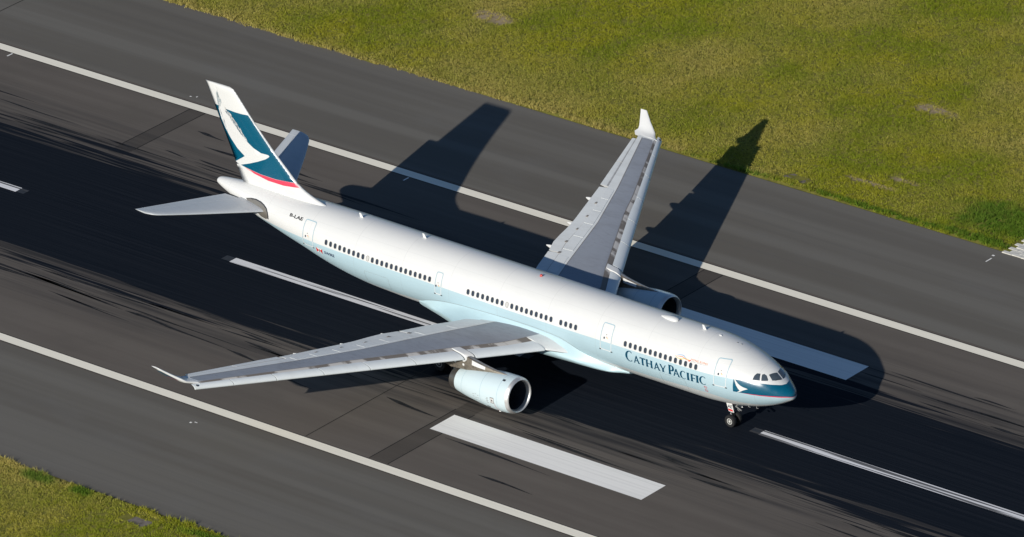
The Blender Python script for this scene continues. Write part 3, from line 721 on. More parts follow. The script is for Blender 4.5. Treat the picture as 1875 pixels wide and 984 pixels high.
    # flap-track gaps (dark fittings in the shroud) and fairings under the flaps
    for y in (9.29, 11.0, 13.1, 15.2, 17.3):
        s = csp(y); q = [(s - .10, y - .12), (s + .22, y - .12), (s + .22, y + .12), (s - .10, y + .12)]
        mesh('track_fitting', [P(a, b, zup(b, a) + .022) for a, b in q] + [P(a, b, zup(b, a) - .06) for a, b in q], [(0, 1, 2, 3), (0, 1, 5, 4), (1, 2, 6, 5), (2, 3, 7, 6), (3, 0, 4, 7)], M['wframe'], W, smooth=False)
    y = 9.29; q = [(csp(y), y - .05), (c3(y), y - .05), (c3(y), y + .05), (csp(y), y + .05)]
    for y, ln in ((6.0, 3.6), (10.25, 3.9), (14.05, 3.4), (18.1, 2.9)):
        rr = []; d = c3(y); n = 11
        for i in range(n + 1):
            t = i / n; s = d + .62 - ln * (1 - t); k = math.sin(math.pi * min(.985, .03 + .95 * t) ** .8) ** .6; zc = zref(y) - .42 - .12 * (1 - t) + (.0 if t < .6 else .18 * (t - .6))
            rr.append([P(s, y + .24 * k * math.cos(q), zc + .32 * k * math.sin(q)) for q in np.linspace(0, 2 * math.pi, 15)[:-1]])
        loft('flap_track_fairing', rr, M['white'], W)
    # winglet: chord line swept up from the tip
    WL = [(28.20, cfx(28.2) + .02, 41.12, zref(28.2) - .06, .26, 0), (28.60, 39.20, 41.52, 6.29, .24, 15), (28.90, 39.45, 41.36, 6.42, .24, 34), (29.13, 39.78, 41.42, 6.64, .23, 48), (29.55, 40.48, 41.68, 7.02, .18, 54), (29.92, 41.02, 41.91, 7.38, .15, 52), (30.15, 41.36, 42.06, 7.62, .08, 52)]
    rr = []
    for y, a, d, z, t, ang in WL:
        ny, nz = -math.sin(R(ang)), math.cos(R(ang)); L = d - a
        pts = [(0, 0), (.03, .35), (.12, .62), (.35, .9), (.65, .6), (1, .04), (1, -.04), (.65, -.45), (.35, -.6), (.12, -.5), (.03, -.3)]
        rr.append([P(a + L * u, y + ny * v * t * .6 * (2.0 if v < 0 and ang else 1), z + nz * v * t * .6 * (2.0 if v < 0 and ang else 1)) for u, v in pts])
    WG = loft('winglet', rr, M['fin_white'], W, sharp=60)
    def wls(u, v):                                                        # outer face
        i = min(int(v * 6), 5); f = v * 6 - i; A, B = WL[i], WL[i + 1]; g = [A[k] + (B[k] - A[k]) * f for k in range(6)]
        n_ = Vector((0, math.sin(R(g[5])), -math.cos(R(g[5])))); q = g[4] * .6 * 1.22 + .014
        return P(g[1] + (g[2] - g[1]) * u, g[0] + n_.y * q, g[3] + n_.z * q)
    decal('winglet_emblem', [[(.16, .52), (.9, .52), (.9, .80), (.16, .86)]], wls, M['teal'], WG, (.2, .08))
    decal('winglet_stripe', [[(.16, .49), (.9, .49), (.9, .515), (.16, .515)]], wls, M['red'], WG, (.2, .2))
    lathe('navigation_light', [(-.16, .02), (-.1, .06), (0, .075), (.1, .05)], M['dark'], W, (-(cfx(28.5) - .1), sg * 28.55, zref(28.5) - .1), 'x', 10)
    return W
WINGS = {sg: make_wing(sg) for sg in (-1, 1)}

# ---- engines and pylons
def make_engine(sg):
    yc = sg * 9.37; zc = lambda a: 2.30 - .035 * a; s0 = 21.25
    L = Curve([0, .06, .2, .45, .9, 1.6, 2.4, 3.2, 4.0, 5.0, 6.0, 6.55], [1.36, 1.44, 1.51, 1.555, 1.59, 1.595, 1.56, 1.49, 1.39, 1.25, 1.06, .94])
    def ring(a, r, n=48): return [(-(s0 + a), yc + r * math.cos(2 * math.pi * k / n), zc(a) + r * math.sin(2 * math.pi * k / n)) for k in range(n)]
    def rev(name, prof, mat, parent, caps=False, n=48, sharp=40): return loft(name, [ring(a, r, n) for a, r in prof], mat, parent, caps=caps, sharp=sharp)
    N = rev('engine_nacelle', [(a, L(a)) for a in np.linspace(.30, 6.55, 40)] + [(6.55, .90), (6.2, .93)], M['nac'], AIR)
    rev('inlet_lip', [(.42, 1.225), (.28, 1.235), (.16, 1.26), (.07, 1.30), (.02, 1.335), (0, 1.37), (.025, 1.415), (.07, L(.07)), (.15, L(.15)), (.22, L(.22)), (.305, L(.305) + .003)], M['metal'], N)
    rev('inlet_duct', [(.41, 1.222), (.8, 1.23), (1.3, 1.255), (1.7, 1.26)], M['dark'], N)
    rev('exhaust_nozzle', [(6.30, 1.0), (6.5, .955), (6.75, .90), (7.02, .835), (7.02, .80), (6.6, .85), (6.0, .86)], M['nozzle'], N)
    rev('exhaust_core', [(6.05, .86), (6.1, .45), (6.9, .35), (7.35, .12), (7.42, .01)], M['nozzle'], N, n=24)
    # fan
    vs = []; fs = []
    for k in range(26):
        t = 2 * math.pi * k / 26
        for r, tw in ((.36, .05), (.8, .13), (1.24, .2)):
            for e in (-1, 1):
                ang = t + e * tw / r * .55; vs.append((-(s0 + 1.55 + e * .12 * (1.5 - r)), yc + r * math.cos(ang), zc(1.5) + r * math.sin(ang)))
        b = k * 6; fs += [(b, b + 1, b + 3, b + 2), (b + 2, b + 3, b + 5, b + 4)]
    mesh('fan', vs, fs, M['blade'], N, smooth=False)
    rev('fan_backing', [(1.72, 1.26), (1.74, .01)], M['dark'], N)
    rev('spinner', [(1.62, .36), (1.4, .31), (1.2, .19), (1.05, .02)], M['spinner'], N, n=24)
    # cowl seams
    for a in (1.15, 3.05, 5.35):
        rev('cowl_seam', [(a - .012, L(a) + .006), (a + .012, L(a) + .006)], M['door_line'], N)
    def cs(u, v, off=.012):                                              # u along, v angle (deg, 0 outboard, up positive)
        r = L(u) + off; t = R(v); return (-(s0 + u), yc + sg * r * math.cos(t), zc(u) + r * math.sin(t))
    decal('maker_badge', [[(1.45, -16), (1.85, -16), (1.85, 4), (1.45, 4)]], lambda a, b: cs(a, b), M['strut'], N, (.2, 5))
    decal('maker_badge_frame', [[(1.50, -12), (1.80, -12), (1.80, 1), (1.50, 1)]], lambda a, b: cs(a, b, .016), M['mark_white'], N, (.2, 5))
    for du in (0, .05): font_text('maker_letter', 'R', 1.74 - du, 1.58 - du, -9 - 20 * du, -2 - 20 * du, M['black'], N, lambda a, b: cs(a, b, .02 + du * .08))
    decal('service_panel', [[(2.15, -42), (2.5, -42), (2.5, -36), (2.15, -36)]], lambda a, b: cs(a, b), M['black'], N, (.2, 5))
    decal('vent', [[(.85, 62), (1.12, 62), (1.12, 69), (.85, 69)]], lambda a, b: cs(a, b), M['dark'], N, (.2, 5))
    decal('warning_line', [[(1.30, -50), (1.32, -50), (1.44, -14), (1.42, -14)]], lambda a, b: cs(a, b), M['mark_red'], N, (.2, 5))
    for i in range(9):
        u = 3.2 + .28 * (i % 3) ; v = -30 + 12 * (i // 3) + 3 * (i % 2); decal('stencil', [[(u, v), (u + .16, v), (u + .16, v + 1.1), (u, v + 1.1)]], lambda a, b: cs(a, b), M['wframe'], N, None)
    for i in range(5):
        u = 2.05 + .09 * (i % 2); v = -18 + 4 * i; decal('stencil', [[(u, v), (u + .2, v), (u + .2, v + 1.2), (u, v + 1.2)]], lambda a, b: cs(a, b), M['wframe'], N, None)
    mesh('drain_mast', [cs(1.75, -84, -.05), cs(2.05, -84, -.05), cs(2.12, -84, .22), cs(1.95, -84, .22), cs(1.75, -80, -.05), cs(2.05, -80, -.05), cs(2.12, -80, .22), cs(1.95, -80, .22)], [(0, 1, 2, 3), (4, 5, 6, 7), (0, 1, 5, 4), (1, 2, 6, 5), (2, 3, 7, 6), (3, 0, 4, 7)], M['white'], N, smooth=False)
    # pylon
    PY = [(22.45, .03, 3.70, 3.80, 3.86), (23.1, .14, 3.62, 3.78, 3.93), (24.0, .20, 3.50, 3.76, 3.99), (24.7, .24, 3.42, 3.78, 4.07), (25.5, .26, 3.36, 3.80, 4.19), (26.1, .28, 3.3, 3.85, 4.30), (26.5, .30, 3.25, 3.9, 4.42), (27.2, .30, 3.2, 3.9, 4.5), (28.4, .32, 3.1, 3.8, 4.40), (29.4, .26, 3.3, 3.7, 4.2), (30.6, .12, 3.6, 3.75, 4.1)]
    rr = []
    for s, h, z0, z1, z2 in PY: rr.append([(-s, yc + h * .9, z0), (-s, yc + h, z1), (-s, yc + h * .75, z2 - .05), (-s, yc + h * .3, z2), (-s, yc - h * .3, z2), (-s, yc - h * .75, z2 - .05), (-s, yc - h, z1), (-s, yc - h * .9, z0)])
    def pm(i, j):
        if j in (0, 6): return 1
        if j in (1, 5): return 0 if 3 <= i <= 4 else 1
        if j == 3: return 2
        return 1
    PYL = loft('pylon', rr, [M['white'], M['pylon_metal'], M['strut']], AIR, pm, sharp=50)
    # pylon saddle over the leading edge between the slats
    rr = []
    for y, g in ((9.02, -.05), (9.06, .01), (9.37, .025), (9.66, .01), (9.70, -.05)):
        a = sle(y) + (.0 if g > 0 else .10); b = c1(y) - .02; r = zref(y)
        rr.append([(-(a + (b - a) * u), sg * y, z + g) for u, z in ((0, r - .42), (.03, r - .22), (.12, r - .08), (.3, r + .04), (.6, r + .12), (.97, zup(y, b) + .0), (1, zup(y, b) - .2), (.5, r - .4), (.1, r - .62))])
    loft('pylon_saddle', rr, M['white'], PYL, sharp=50)
    for s, z in ((27.9, 3.72), (27.0, 3.66)):
        lathe('access_cap', [(0, .11), (.012, .11), (.02, .08)], M['white'], PYL, (-s, yc + sg * .30, z), 'y', 14) if sg > 0 else lathe('access_cap', [(0, .11), (-.012, .11), (-.02, .08)], M['white'], PYL, (-s, yc + sg * .305, z), 'y', 14)
    return N
for sg in (-1, 1): make_engine(sg)

# ---- fin
FLE = Curve([7.2, 7.85, 8.21, 8.78, 10.04, 11.73, 14.15, 15.75, 16.0, 16.16], [48.6, 50.73, 52.08, 53.44, 54.92, 56.72, 58.98, 60.34, 60.58, 61.0])
FTE = lambda z: 63.82 - (16.13 - z) * .4113
def naca(t): t = max(t, 0); return 5 * (.2969 * math.sqrt(t) - .126 * t - .3516 * t * t + .2843 * t ** 3 - .1036 * t ** 4)
def fin_y(s, z, off=0.0):
    a, d = FLE(z), FTE(z); ch = d - a; t = min(1, max(0, (s - a) / ch)); return .095 * min(ch, 7.5) * naca(t) * (1 - .3 * (z > 15.9)) + off
zs = list(np.linspace(7.25, 15.7, 40)) + [15.85, 16.0, 16.1, 16.16]
outline = [(FLE(z), z) for z in zs] + [(61.7, 16.165), (62.6, 16.15), (63.82, 16.13)] + [(FTE(z), z) for z in np.linspace(15.9, 7.25, 24)]
teal_p = [(63.2, 14.16), (62.58, 14.12), (61.74, 14.05), (60.43, 14.04), (59.6, 14.06), (58.6, 14.1), (58.2, 13.6), (53.2, 9.1), (54.03, 9.16), (56.1, 9.02), (57.89, 8.98), (59.5, 9.07), (60.39, 9.15), (61.4, 9.30)]
bird_p = [(62.40, 14.3), (62.50, 13.82), (62.26, 12.89), (61.85, 12.13), (61.33, 11.4), (60.6, 10.66), (59.75, 10.16), (60.2, 9.85), (60.98, 9.34), (61.6, 9.2), (60.9, 9.05), (60.48, 9.13), (59.26, 9.61), (58.14, 10.1), (57.19, 10.57), (56.80, 10.85), (56.75, 10.95), (56.90, 11.02), (57.69, 11.0), (58.56, 11.25), (59.35, 11.68), (59.98, 12.25), (60.60, 12.97), (61.2, 13.54), (61.74, 14.05), (61.9, 14.3)]
red_p = [(59.3, 9.05), (57.89, 8.965), (56.1, 9.005), (53.95, 9.14), (53.0, 8.80), (53.39, 8.78), (55.24, 8.67), (57.03, 8.63), (58.8, 8.82)]
fade_p = [(60.0, 9.10), (59.3, 9.055), (58.8, 8.825), (59.6, 8.95)]
hinge = [(FLE(z) + .68 * (FTE(z) - FLE(z)), z) for z in np.linspace(8.3, 15.95, 12)]
pts = []
for z in np.linspace(7.4, 16.0, 36):
    a, d = FLE(z), FTE(z)
    pts += [(a + (d - a) * t, z) for t in (.004, .03, .06, .1, .16, .24, .34, .45, .56, .66, .7, .8, .9)]
for poly in (teal_p, bird_p, red_p, fade_p):                              # dense boundary so that paint edges follow the outline
    for i in range(len(poly)):
        a, b = Vector(poly[i]), Vector(poly[(i + 1) % len(poly)])
vsA = [Vector(p) for p in outline]; edA = [(i, (i + 1) % len(outline)) for i in range(len(outline))]
for poly in (teal_p, bird_p, red_p, fade_p):
    n0 = len(vsA); vsA += [Vector(p) for p in poly]; edA += [(n0 + i, n0 + (i + 1) % len(poly)) for i in range(len(poly))]
lestrip = [(FLE(z) + .11, z) for z in zs[1:-4]]
n0 = len(vsA); vsA += [Vector(p) for p in lestrip]; edA += [(n0 + i, n0 + i + 1) for i in range(len(lestrip) - 1)]
n0 = len(vsA); vsA += [Vector(p) for p in hinge]; edA += [(n0 + i, n0 + i + 1) for i in range(len(hinge) - 1)]
vsA += [Vector(p) for p in pts if pip(p[0], p[1], outline)]
r_ = delaunay_2d_cdt(vsA, edA, [], 0, 1e-4)
FV = [(v.x, v.y) for v in r_[0]]
parts = {0: ([], []), 1: ([], [])}
for f in r_[2]:
    cx = sum(FV[i][0] for i in f) / 3; cz = sum(FV[i][1] for i in f) / 3
    if not pip(cx, cz, outline): continue
    a, d = FLE(cz), FTE(cz); t = (cx - a) / (d - a); m = 0
    if pip(cx, cz, teal_p): m = 1
    if pip(cx, cz, bird_p): m = 0
    if pip(cx, cz, red_p): m = 2
    if pip(cx, cz, fade_p): m = 3
    if cx - a < .112: m = 0
    k = 1 if (t > .68 and 8.3 < cz < 15.95) else 0
    parts[k][0].append(list(f)); parts[k][1].append(m)
on_edge = set()
def fin_obj(name, tris, ms, parent):
    used = sorted({i for t in tris for i in t}); mp = {g: i for i, g in enumerate(used)}; n = len(used); V = []
    for sg in (-1, 1):
        for i in used:
            s, z = FV[i]; a, d = FLE(z), FTE(z); edge = s - a < 2e-3 or d - s < 2e-3 or z > 16.12
            V.append((-s, 0 if edge else sg * fin_y(s, z), z))
    F = [[mp[i] for i in t] for t in tris] + [[mp[i] + n for i in t[::-1]] for t in tris]
    return mesh(name, V, F, [M['fin_white'], M['teal'], M['stripe_red'], M['stripe_fade']], parent, ms + ms, smooth=True, weld=1e-4, fix=False)
FIN = fin_obj('vertical_fin', *parts[0], AIR)
RUD = fin_obj('rudder', *parts[1], FIN)
for o in (FIN, RUD):                                                       # outward normals: starboard faces look to -y
    bm = bmesh.new(); bm.from_mesh(o.data)
    for f in bm.faces:
        c = f.calc_center_median()
        if abs(c.y) > 1e-3 and f.normal.y * c.y < 0: f.normal_flip()
    bm.to_mesh(o.data); bm.free(); o.data.polygons.foreach_set('use_smooth', [True] * len(o.data.polygons))
# dry-brush streaks where the emblem runs out
rs = random.Random(5)
def fin_streaks(name, mat, items, off):
    V = []; F = []
    for (s, z, ds, dz, wd) in items:
        n = 4
        for k in range(n + 1):
            t = k / n; h = wd * .5 * math.sin(math.pi * (.08 + .84 * t)); a, b = s + ds * t, z + dz * t
            for e in (-1, 1): V.append((-(a + e * h), -(fin_y(a + e * h, b) + off), b))
        b0 = len(V) - 2 * (n + 1); F += [(b0 + 2 * k, b0 + 2 * k + 1, b0 + 2 * k + 3, b0 + 2 * k + 2) for k in range(n)]
    o = mesh(name, V, F, mat, FIN, smooth=True, fix=False)
    if o.data.polygons[0].normal.y > 0: o.data.flip_normals()
    return o
bl = Curve([10.66, 11.4, 12.13, 12.89, 13.82, 14.81, 15.5], [60.6, 61.33, 61.85, 62.26, 62.52, 62.58, 62.56])       # emblem left edge by z
br = Curve([11.25, 11.68, 12.25, 12.97, 13.54, 14.05, 14.63, 15.5], [58.56, 59.35, 59.98, 60.6, 61.2, 61.74, 62.17, 62.5])
it = []
for _ in range(70):                                                       # white slivers breaking into the teal on the right
    z = rs.uniform(11.6, 13.9); s = br(z) - rs.uniform(-.06, .30) * (1 - abs(z - 12.6) / 2.2); it.append((s, z, .32 * rs.uniform(.6, 1.1), .42 * rs.uniform(.6, 1.1), rs.uniform(.03, .075)))
fin_streaks('brush_streaks_white', M['mark_white'], it, .010)
it = []
for _ in range(60):                                                       # teal slivers left inside the stroke
    z = rs.uniform(11.9, 13.7); s = br(z) + rs.uniform(.0, .30) * (z - 11.0) / 3; it.append((s, z, .22 * rs.uniform(.5, 1.1), .36 * rs.uniform(.5, 1.2), rs.uniform(.010, .03)))
for _ in range(16):
    z = rs.uniform(11.8, 14.0); s = bl(z) - rs.uniform(.03, .30); it.append((s, z, .10, .45 * rs.uniform(.5, 1.0), rs.uniform(.010, .025)))
fin_streaks('brush_streaks_teal', M['teal'], it, .011)
it = []
for _ in range(60):
    z = rs.uniform(14.0, 15.15); f = rs.random(); s = bl(z) * (1 - f) + br(z) * f; it.append((s, z, .10 * rs.uniform(-.2, 1), .40 * rs.uniform(.5, 1.2), rs.uniform(.012, .04)))
fin_streaks('brush_streaks_pale', M['teal_pale'], it, .012)

# ---- tailplanes
HLE = Curve([.5, 2.5, 8.75, 9.2, 9.5, 9.66, 9.72], [55.75, 57.0, 60.9, 61.25, 61.65, 62.1, 62.5])
HTE = lambda y: 61.25 + (y - 2) * .311
HZL = lambda y: 6.6 + (y - 2.5) * .179 - .04 * max(0, y - 9)
HZT = lambda y: 6.93 + (y - 2) * .1286
def make_tailplane(sg):
    def section(y, u0, u1):
        a, d = HLE(y), HTE(y); L = d - a; zz = lambda u: HZL(y) + (HZT(y) - HZL(y)) * u; k = .09 * L
        us = [u0 + (u1 - u0) * q for q in ((0, .01, .04, .1, .2, .35, .5, .65, .8, .92, 1) if u0 == 0 else (0, .25, .5, .75, 1))]
        up = [(-(a + L * u), sg * y, zz(u) + k * naca(u)) for u in us]; dn = [(-(a + L * u), sg * y, zz(u) - k * naca(u)) for u in us[::-1]]
        return up + dn
    yv = [.6, 1.4, 2.5, 4, 5.5, 7, 8.3, 9.0, 9.35, 9.55, 9.68]
    Tp = loft('tailplane', [section(y, 0, .70) for y in yv], M['tail_grey'], AIR, sharp=60)
    loft('elevator', [section(y, .708, 1.0) for y in [1.5, 3, 4.5, 6, 7.5, 8.9]], M['tail_grey'], Tp, sharp=60)
    loft('tip_cap', [section(y, .702, 1.0) for y in [8.93, 9.3, 9.55, 9.68]], M['tail_grey'], Tp, sharp=60)
    # bare-metal sealing plate where the trimming tailplane enters the body
    o = decal('sealing_plate', [[(58.9, 6.90), (58.3, 7.02), (57.7, 7.08), (57.1, 7.05), (56.65, 6.96), (56.25, 6.80), (56.03, 6.55), (55.93, 6.28), (55.95, 6.0), (56.3, 5.85), (56.9, 5.87), (57.8, 6.35), (58.6, 6.72)]], lambda a, b: fsurf(a, b, .012, sg), M['tail_metal'], Tp, (.2, .15))
    decal('sealing_rim', [[(59.0, 6.90), (58.3, 7.08), (57.7, 7.15), (57.05, 7.12), (56.58, 7.02), (56.16, 6.85), (55.93, 6.57), (55.83, 6.28), (55.86, 5.95), (55.95, 6.0), (55.93, 6.28), (56.03, 6.55), (56.25, 6.80), (56.65, 6.96), (57.1, 7.05), (57.7, 7.08), (58.3, 7.02), (58.9, 6.90)]], lambda a, b: fsurf(a, b, .03, sg), M['dark'], Tp, (.2, .15))
    return Tp
for sg in (-1, 1): make_tailplane(sg)

# ---- landing gear
def wheel(parent, s, y, z, r, wdt, out):
    hw = wdt / 2
    W_ = lathe('wheel', [(-hw * .72, r * .50), (-hw * .93, r * .62), (-hw, r * .82), (-hw * .86, r * .94), (-hw * .5, r), (hw * .5, r), (hw * .86, r * .94), (hw, r * .82), (hw * .93, r * .62), (hw * .72, r * .50)], M['tyre'], parent, (-s, y, z), 'y', 28)
    d = 1 if out > 0 else -1; m0 = M['hub'] if r < .6 else M['strut']  # main-gear hubs use darker strut grey, so the shade there is in the colour
    lathe('hub', [(d * hw * .70, r * .51), (d * hw * .84, r * .50), (d * hw * .82, r * .38), (d * hw * .45, r * .36), (d * hw * .42, r * .24), (d * hw * .80, r * .22), (d * hw * .85, r * .06)], [m0, M['black']], W_, (-s, y, z), 'y', 20, fm=lambda i, j: 1 if i in (2, 3, 4) else 0)
    return W_
NG = empty('nose_gear', (0, 0, 0), AIR); NG.location = (30, 0, 0)
for sg in (-1, 1): wheel(NG, 6.66, sg * .36, .525, .525, .38, sg)
tubes('strut', [((-6.45, 0, 2.9), (-6.62, 0, 1.35), .12), ((-6.62, -.5, .525), (-6.62, .5, .525), .07)], M['strut'], NG)
tubes('oleo', [((-6.62, 0, 1.4), (-6.64, 0, .45), .075)], M['chrome'], NG)
tubes('drag_brace', [((-6.58, .12, 1.5), (-5.5, .2, 2.6), .05), ((-6.58, -.12, 1.5), (-5.5, -.2, 2.6), .05), ((-6.6, 0, 1.3), (-6.95, 0, 1.0), .05), ((-6.95, 0, 1.0), (-6.68, 0, .6), .05)], M['strut'], NG)
for y in (-.24, .24):
    lathe('taxi_light', [(.0, .05), (.10, .11), (.13, .10), (.13, .01)], M['chrome'], NG, (-6.42, y, 1.42), 'x', 14)
for sg in (-1, 1):
    vs = []
    for (s, z) in ((6.98, 2.45), (6.36, 2.45), (6.08, 1.50), (6.64, 1.50)):
        for t in (0, .035): vs.append((-s, sg * (.47 + (2.5 - z) * .06 + t), z))
    D = mesh('gear_door', vs, [(0, 2, 4, 6), (1, 3, 5, 7), (0, 1, 3, 2), (2, 3, 5, 4), (4, 5, 7, 6), (6, 7, 1, 0)], M['white'], NG, smooth=False)
    f = lambda a, b, sg=sg: (-a, sg * (.512 + (2.5 - b) * .06), b)
    font_text('door_code', 'AE', 6.74, 6.28, 1.80, 2.08, M['black'], D, f, .02)
    decal('door_flash', [[(6.64, 1.56), (6.18, 1.56), (6.22, 1.72), (6.69, 1.72)]], f, M['mark_red'], D, None)
tubes('open_door_rod', [((-6.0, -.35, 2.0), (-5.25, -.6, 1.95), .06), ((-5.9, -.3, 1.75), (-5.6, -.45, 1.75), .04)], M['strut'], NG)
for sg in (-1, 1):
    G = empty('main_gear', (0, 0, 0), AIR); G.location = (30, 0, 0); yc = sg * 5.34
    for s in (31.05, 33.05):
        for e in (-1, 1): wheel(G, s, yc + e * .70, .70, .70, .53, e)
    tubes('bogie_beam', [((-31.05, yc, .7), (-33.05, yc, .7), .16), ((-31.05, yc - .7, .7), (-31.05, yc + .7, .7), .09), ((-33.05, yc - .7, .7), (-33.05, yc + .7, .7), .09)], M['strut'], G)
    tubes('strut', [((-32.05, yc, .7), (-31.9, yc, 3.8), .2), ((-32.0, yc, 2.0), (-31.5, sg * 3.0, 3.3), .09), ((-32.0, yc, 1.8), (-30.2, sg * 5.0, 3.6), .08)], M['strut'], G)
    y = yc + sg * .55
    mesh('gear_door', [(-31.2, y, 3.9), (-32.9, y, 3.9), (-32.7, y - sg * .12, 1.6), (-31.4, y - sg * .12, 1.6), (-31.2, y + sg * .04, 3.9), (-32.9, y + sg * .04, 3.9), (-32.7, y - sg * .08, 1.6), (-31.4, y - sg * .08, 1.6)], [(0, 1, 2, 3), (4, 5, 6, 7), (0, 1, 5, 4), (1, 2, 6, 5), (2, 3, 7, 6), (3, 0, 4, 7)], M['white'], G, smooth=False)

# ================================================================== verge: grass, slabs, pavers
def vnoise(x, y, seed, sc):
    g = np.random.default_rng(seed).random((64, 64)); X = x / sc; Y = y / sc; i = np.floor(X).astype(int); j = np.floor(Y).astype(int); fx = X - i; fy = Y - j
    fx = fx * fx * (3 - 2 * fx); fy = fy * fy * (3 - 2 * fy); G = lambda a, b: g[a % 64, b % 64]
    return (G(i, j) * (1 - fx) + G(i + 1, j) * fx) * (1 - fy) + (G(i, j + 1) * (1 - fx) + G(i + 1, j + 1) * fx) * fy
def fbm(x, y, seed, sc, o=4):
    t = 0; a = .5
    for k in range(o): t = t + a * vnoise(x, y, seed + k, sc); sc = sc / 2.1; a *= .5
    return t / (1 - .5 ** o)
def edge_far(s): return 37.72 + .55 * (fbm(s, s * 0, 3, 4.0) - .5) + .35 * np.sin(s * .045)
def edge_near(s): return -38.15 + .9 * (fbm(s, s * 0 + 9, 8, 5.0) - .5)
BARE = [(77.0, 51.1, 1.9, .9), (31.4, 57.1, 1.7, .6), (26.0, 42.2, 2.2, .28), (24.2, 44.1, 1.2, .3)]
LUSH = [(11.5, 42.8, 4.2, 2.6), (11.5, 38.6, 4, .5), (36, 38.0, 7, .22), (22, 38.3, 7, .25), (47.2, -38.9, 1.6, .6), (28, -39.0, 2.5, .5), (42.6, -38.9, .9, .4)]
def sdf(s, v, lst):
    m = np.zeros_like(s)
    for a, b, c, d in lst: m = np.maximum(m, np.clip(1.6 - np.hypot((s - a) / c, (v - b) / d) - .9 * (fbm(s, v, 21, 1.2, 2) - .5), 0, 1))
    return np.clip(m * 1.4, 0, 1)
SLABS = [[(33.65, 39.18), (33.08, 40.10), (30.68, 39.83), (31.15, 38.71)], [(37.05, -40.45), (36.82, -39.42), (33.95, -39.42), (33.92, -40.85)]]
def in_slab(s, v):
    m = np.zeros(len(s), bool)
    for q in SLABS:
        cs_ = np.mean([p[0] for p in q]); cv = np.mean([p[1] for p in q]); m |= (np.abs(s - cs_) < 1.45) & (np.abs(v - cv) < .55)
    return m
PAV = lambda s, v: (v > 36.9) & (s < 8.75 - (v - 37.6) * .02) & (v < 52)
camM = cam.matrix_world
from mathutils import Euler
CR = np.array(Euler(cam.rotation_euler, 'XYZ').to_matrix()); CP = np.array(cam.location); FPX = 14907.9646 / 1875.0
def in_view(s, v, mg):
    c, n = math.cos(RUN_A), math.sin(RUN_A); X = np.stack([-s * c - n * v, RUN_Y - n * s + c * v, 0 * s], 1); q = (X - CP) @ CR
    return (np.abs(q[:, 0] / -q[:, 2] * FPX) < .5 + mg) & (np.abs(q[:, 1] / -q[:, 2] * FPX) < .5 * 984 / 1875 + mg)
HB = lambda s, v: -.035 + .11 * (fbm(s, v, 31, 1.3, 3) - .5) + .10 * (fbm(s, v, 41, 6.0, 2) - .5)
def turf(name, s0, s1, v0, v1, edge, sgn, label):
    # undulating ground of the verge
    st_ = .34; S = np.arange(s0, s1, st_); V_ = np.arange(v0, v1, st_); gs, gv = np.meshgrid(S, V_, indexing='ij'); k = in_view(gs.ravel(), gv.ravel(), .085).reshape(gs.shape)
    ins = (sgn * (gv - edge(gs)) > -.45); z = np.where(sgn * (gv - edge(gs)) > .1, HB(gs.ravel(), gv.ravel()).reshape(gs.shape) + .05, -.08)
    c, n = math.cos(RUN_A), math.sin(RUN_A); X = np.stack([(-gs * c - n * gv), (RUN_Y - n * gs + c * gv), z], -1).reshape(-1, 3)
    nv = gs.shape[1]; F = []
    K = k & ins
    for i in range(gs.shape[0] - 1):
        r = K[i, :-1] & K[i + 1, :-1] & K[i, 1:] & K[i + 1, 1:]
        for j in np.nonzero(r)[0]: F.append((i * nv + j, (i + 1) * nv + j, (i + 1) * nv + j + 1, i * nv + j + 1))
    used = np.unique(np.array(F)); mp = -np.ones(len(X), int); mp[used] = np.arange(len(used)); F = mp[np.array(F)]
    return X[used], F, sdf(gs.ravel()[used], gv.ravel()[used], BARE)
def grass_mat():
    b = NB('grass_blades'); at = b.n('ShaderNodeAttribute'); at.attribute_name = 'tint'
    b.set(at.outputs['Color'], .9, 0, .04)
    tr = b.n('ShaderNodeBsdfTranslucent'); b.l(at.outputs['Color'], tr.inputs['Color'])
    mx = b.n('ShaderNodeMixShader'); mx.inputs[0].default_value = .25; out = [x for x in b.t.nodes if x.type == 'OUTPUT_MATERIAL'][0]
    b.l(b.b.outputs[0], mx.inputs[1]); b.l(tr.outputs[0], mx.inputs[2]); b.l(mx.outputs[0], out.inputs['Surface'])
    return b.m
M['grass'] = grass_mat()
def soil_mat():
    b = NB('verge_soil'); n = b.noise(b.coords('Object', (2.2, 2.2, 2.2)), 1.0, 6, .7); n2 = b.noise(b.coords('Object', (.3, .3, .3)), 1.0, 4, .6)
    c = b.mix(b.ramp(n, .35, .7), (.21, .20, .04), (.13, .125, .028)); at = b.n('ShaderNodeAttribute'); at.attribute_name = 'bare'; c = b.mix(at.outputs['Fac'], c, b.mix(b.ramp(n, .4, .65), (.33, .265, .165), (.24, .185, .105)))
    b.bump(n, .7, .06); return b.set(c, .95, 0, .1)
M['soil'] = soil_mat()
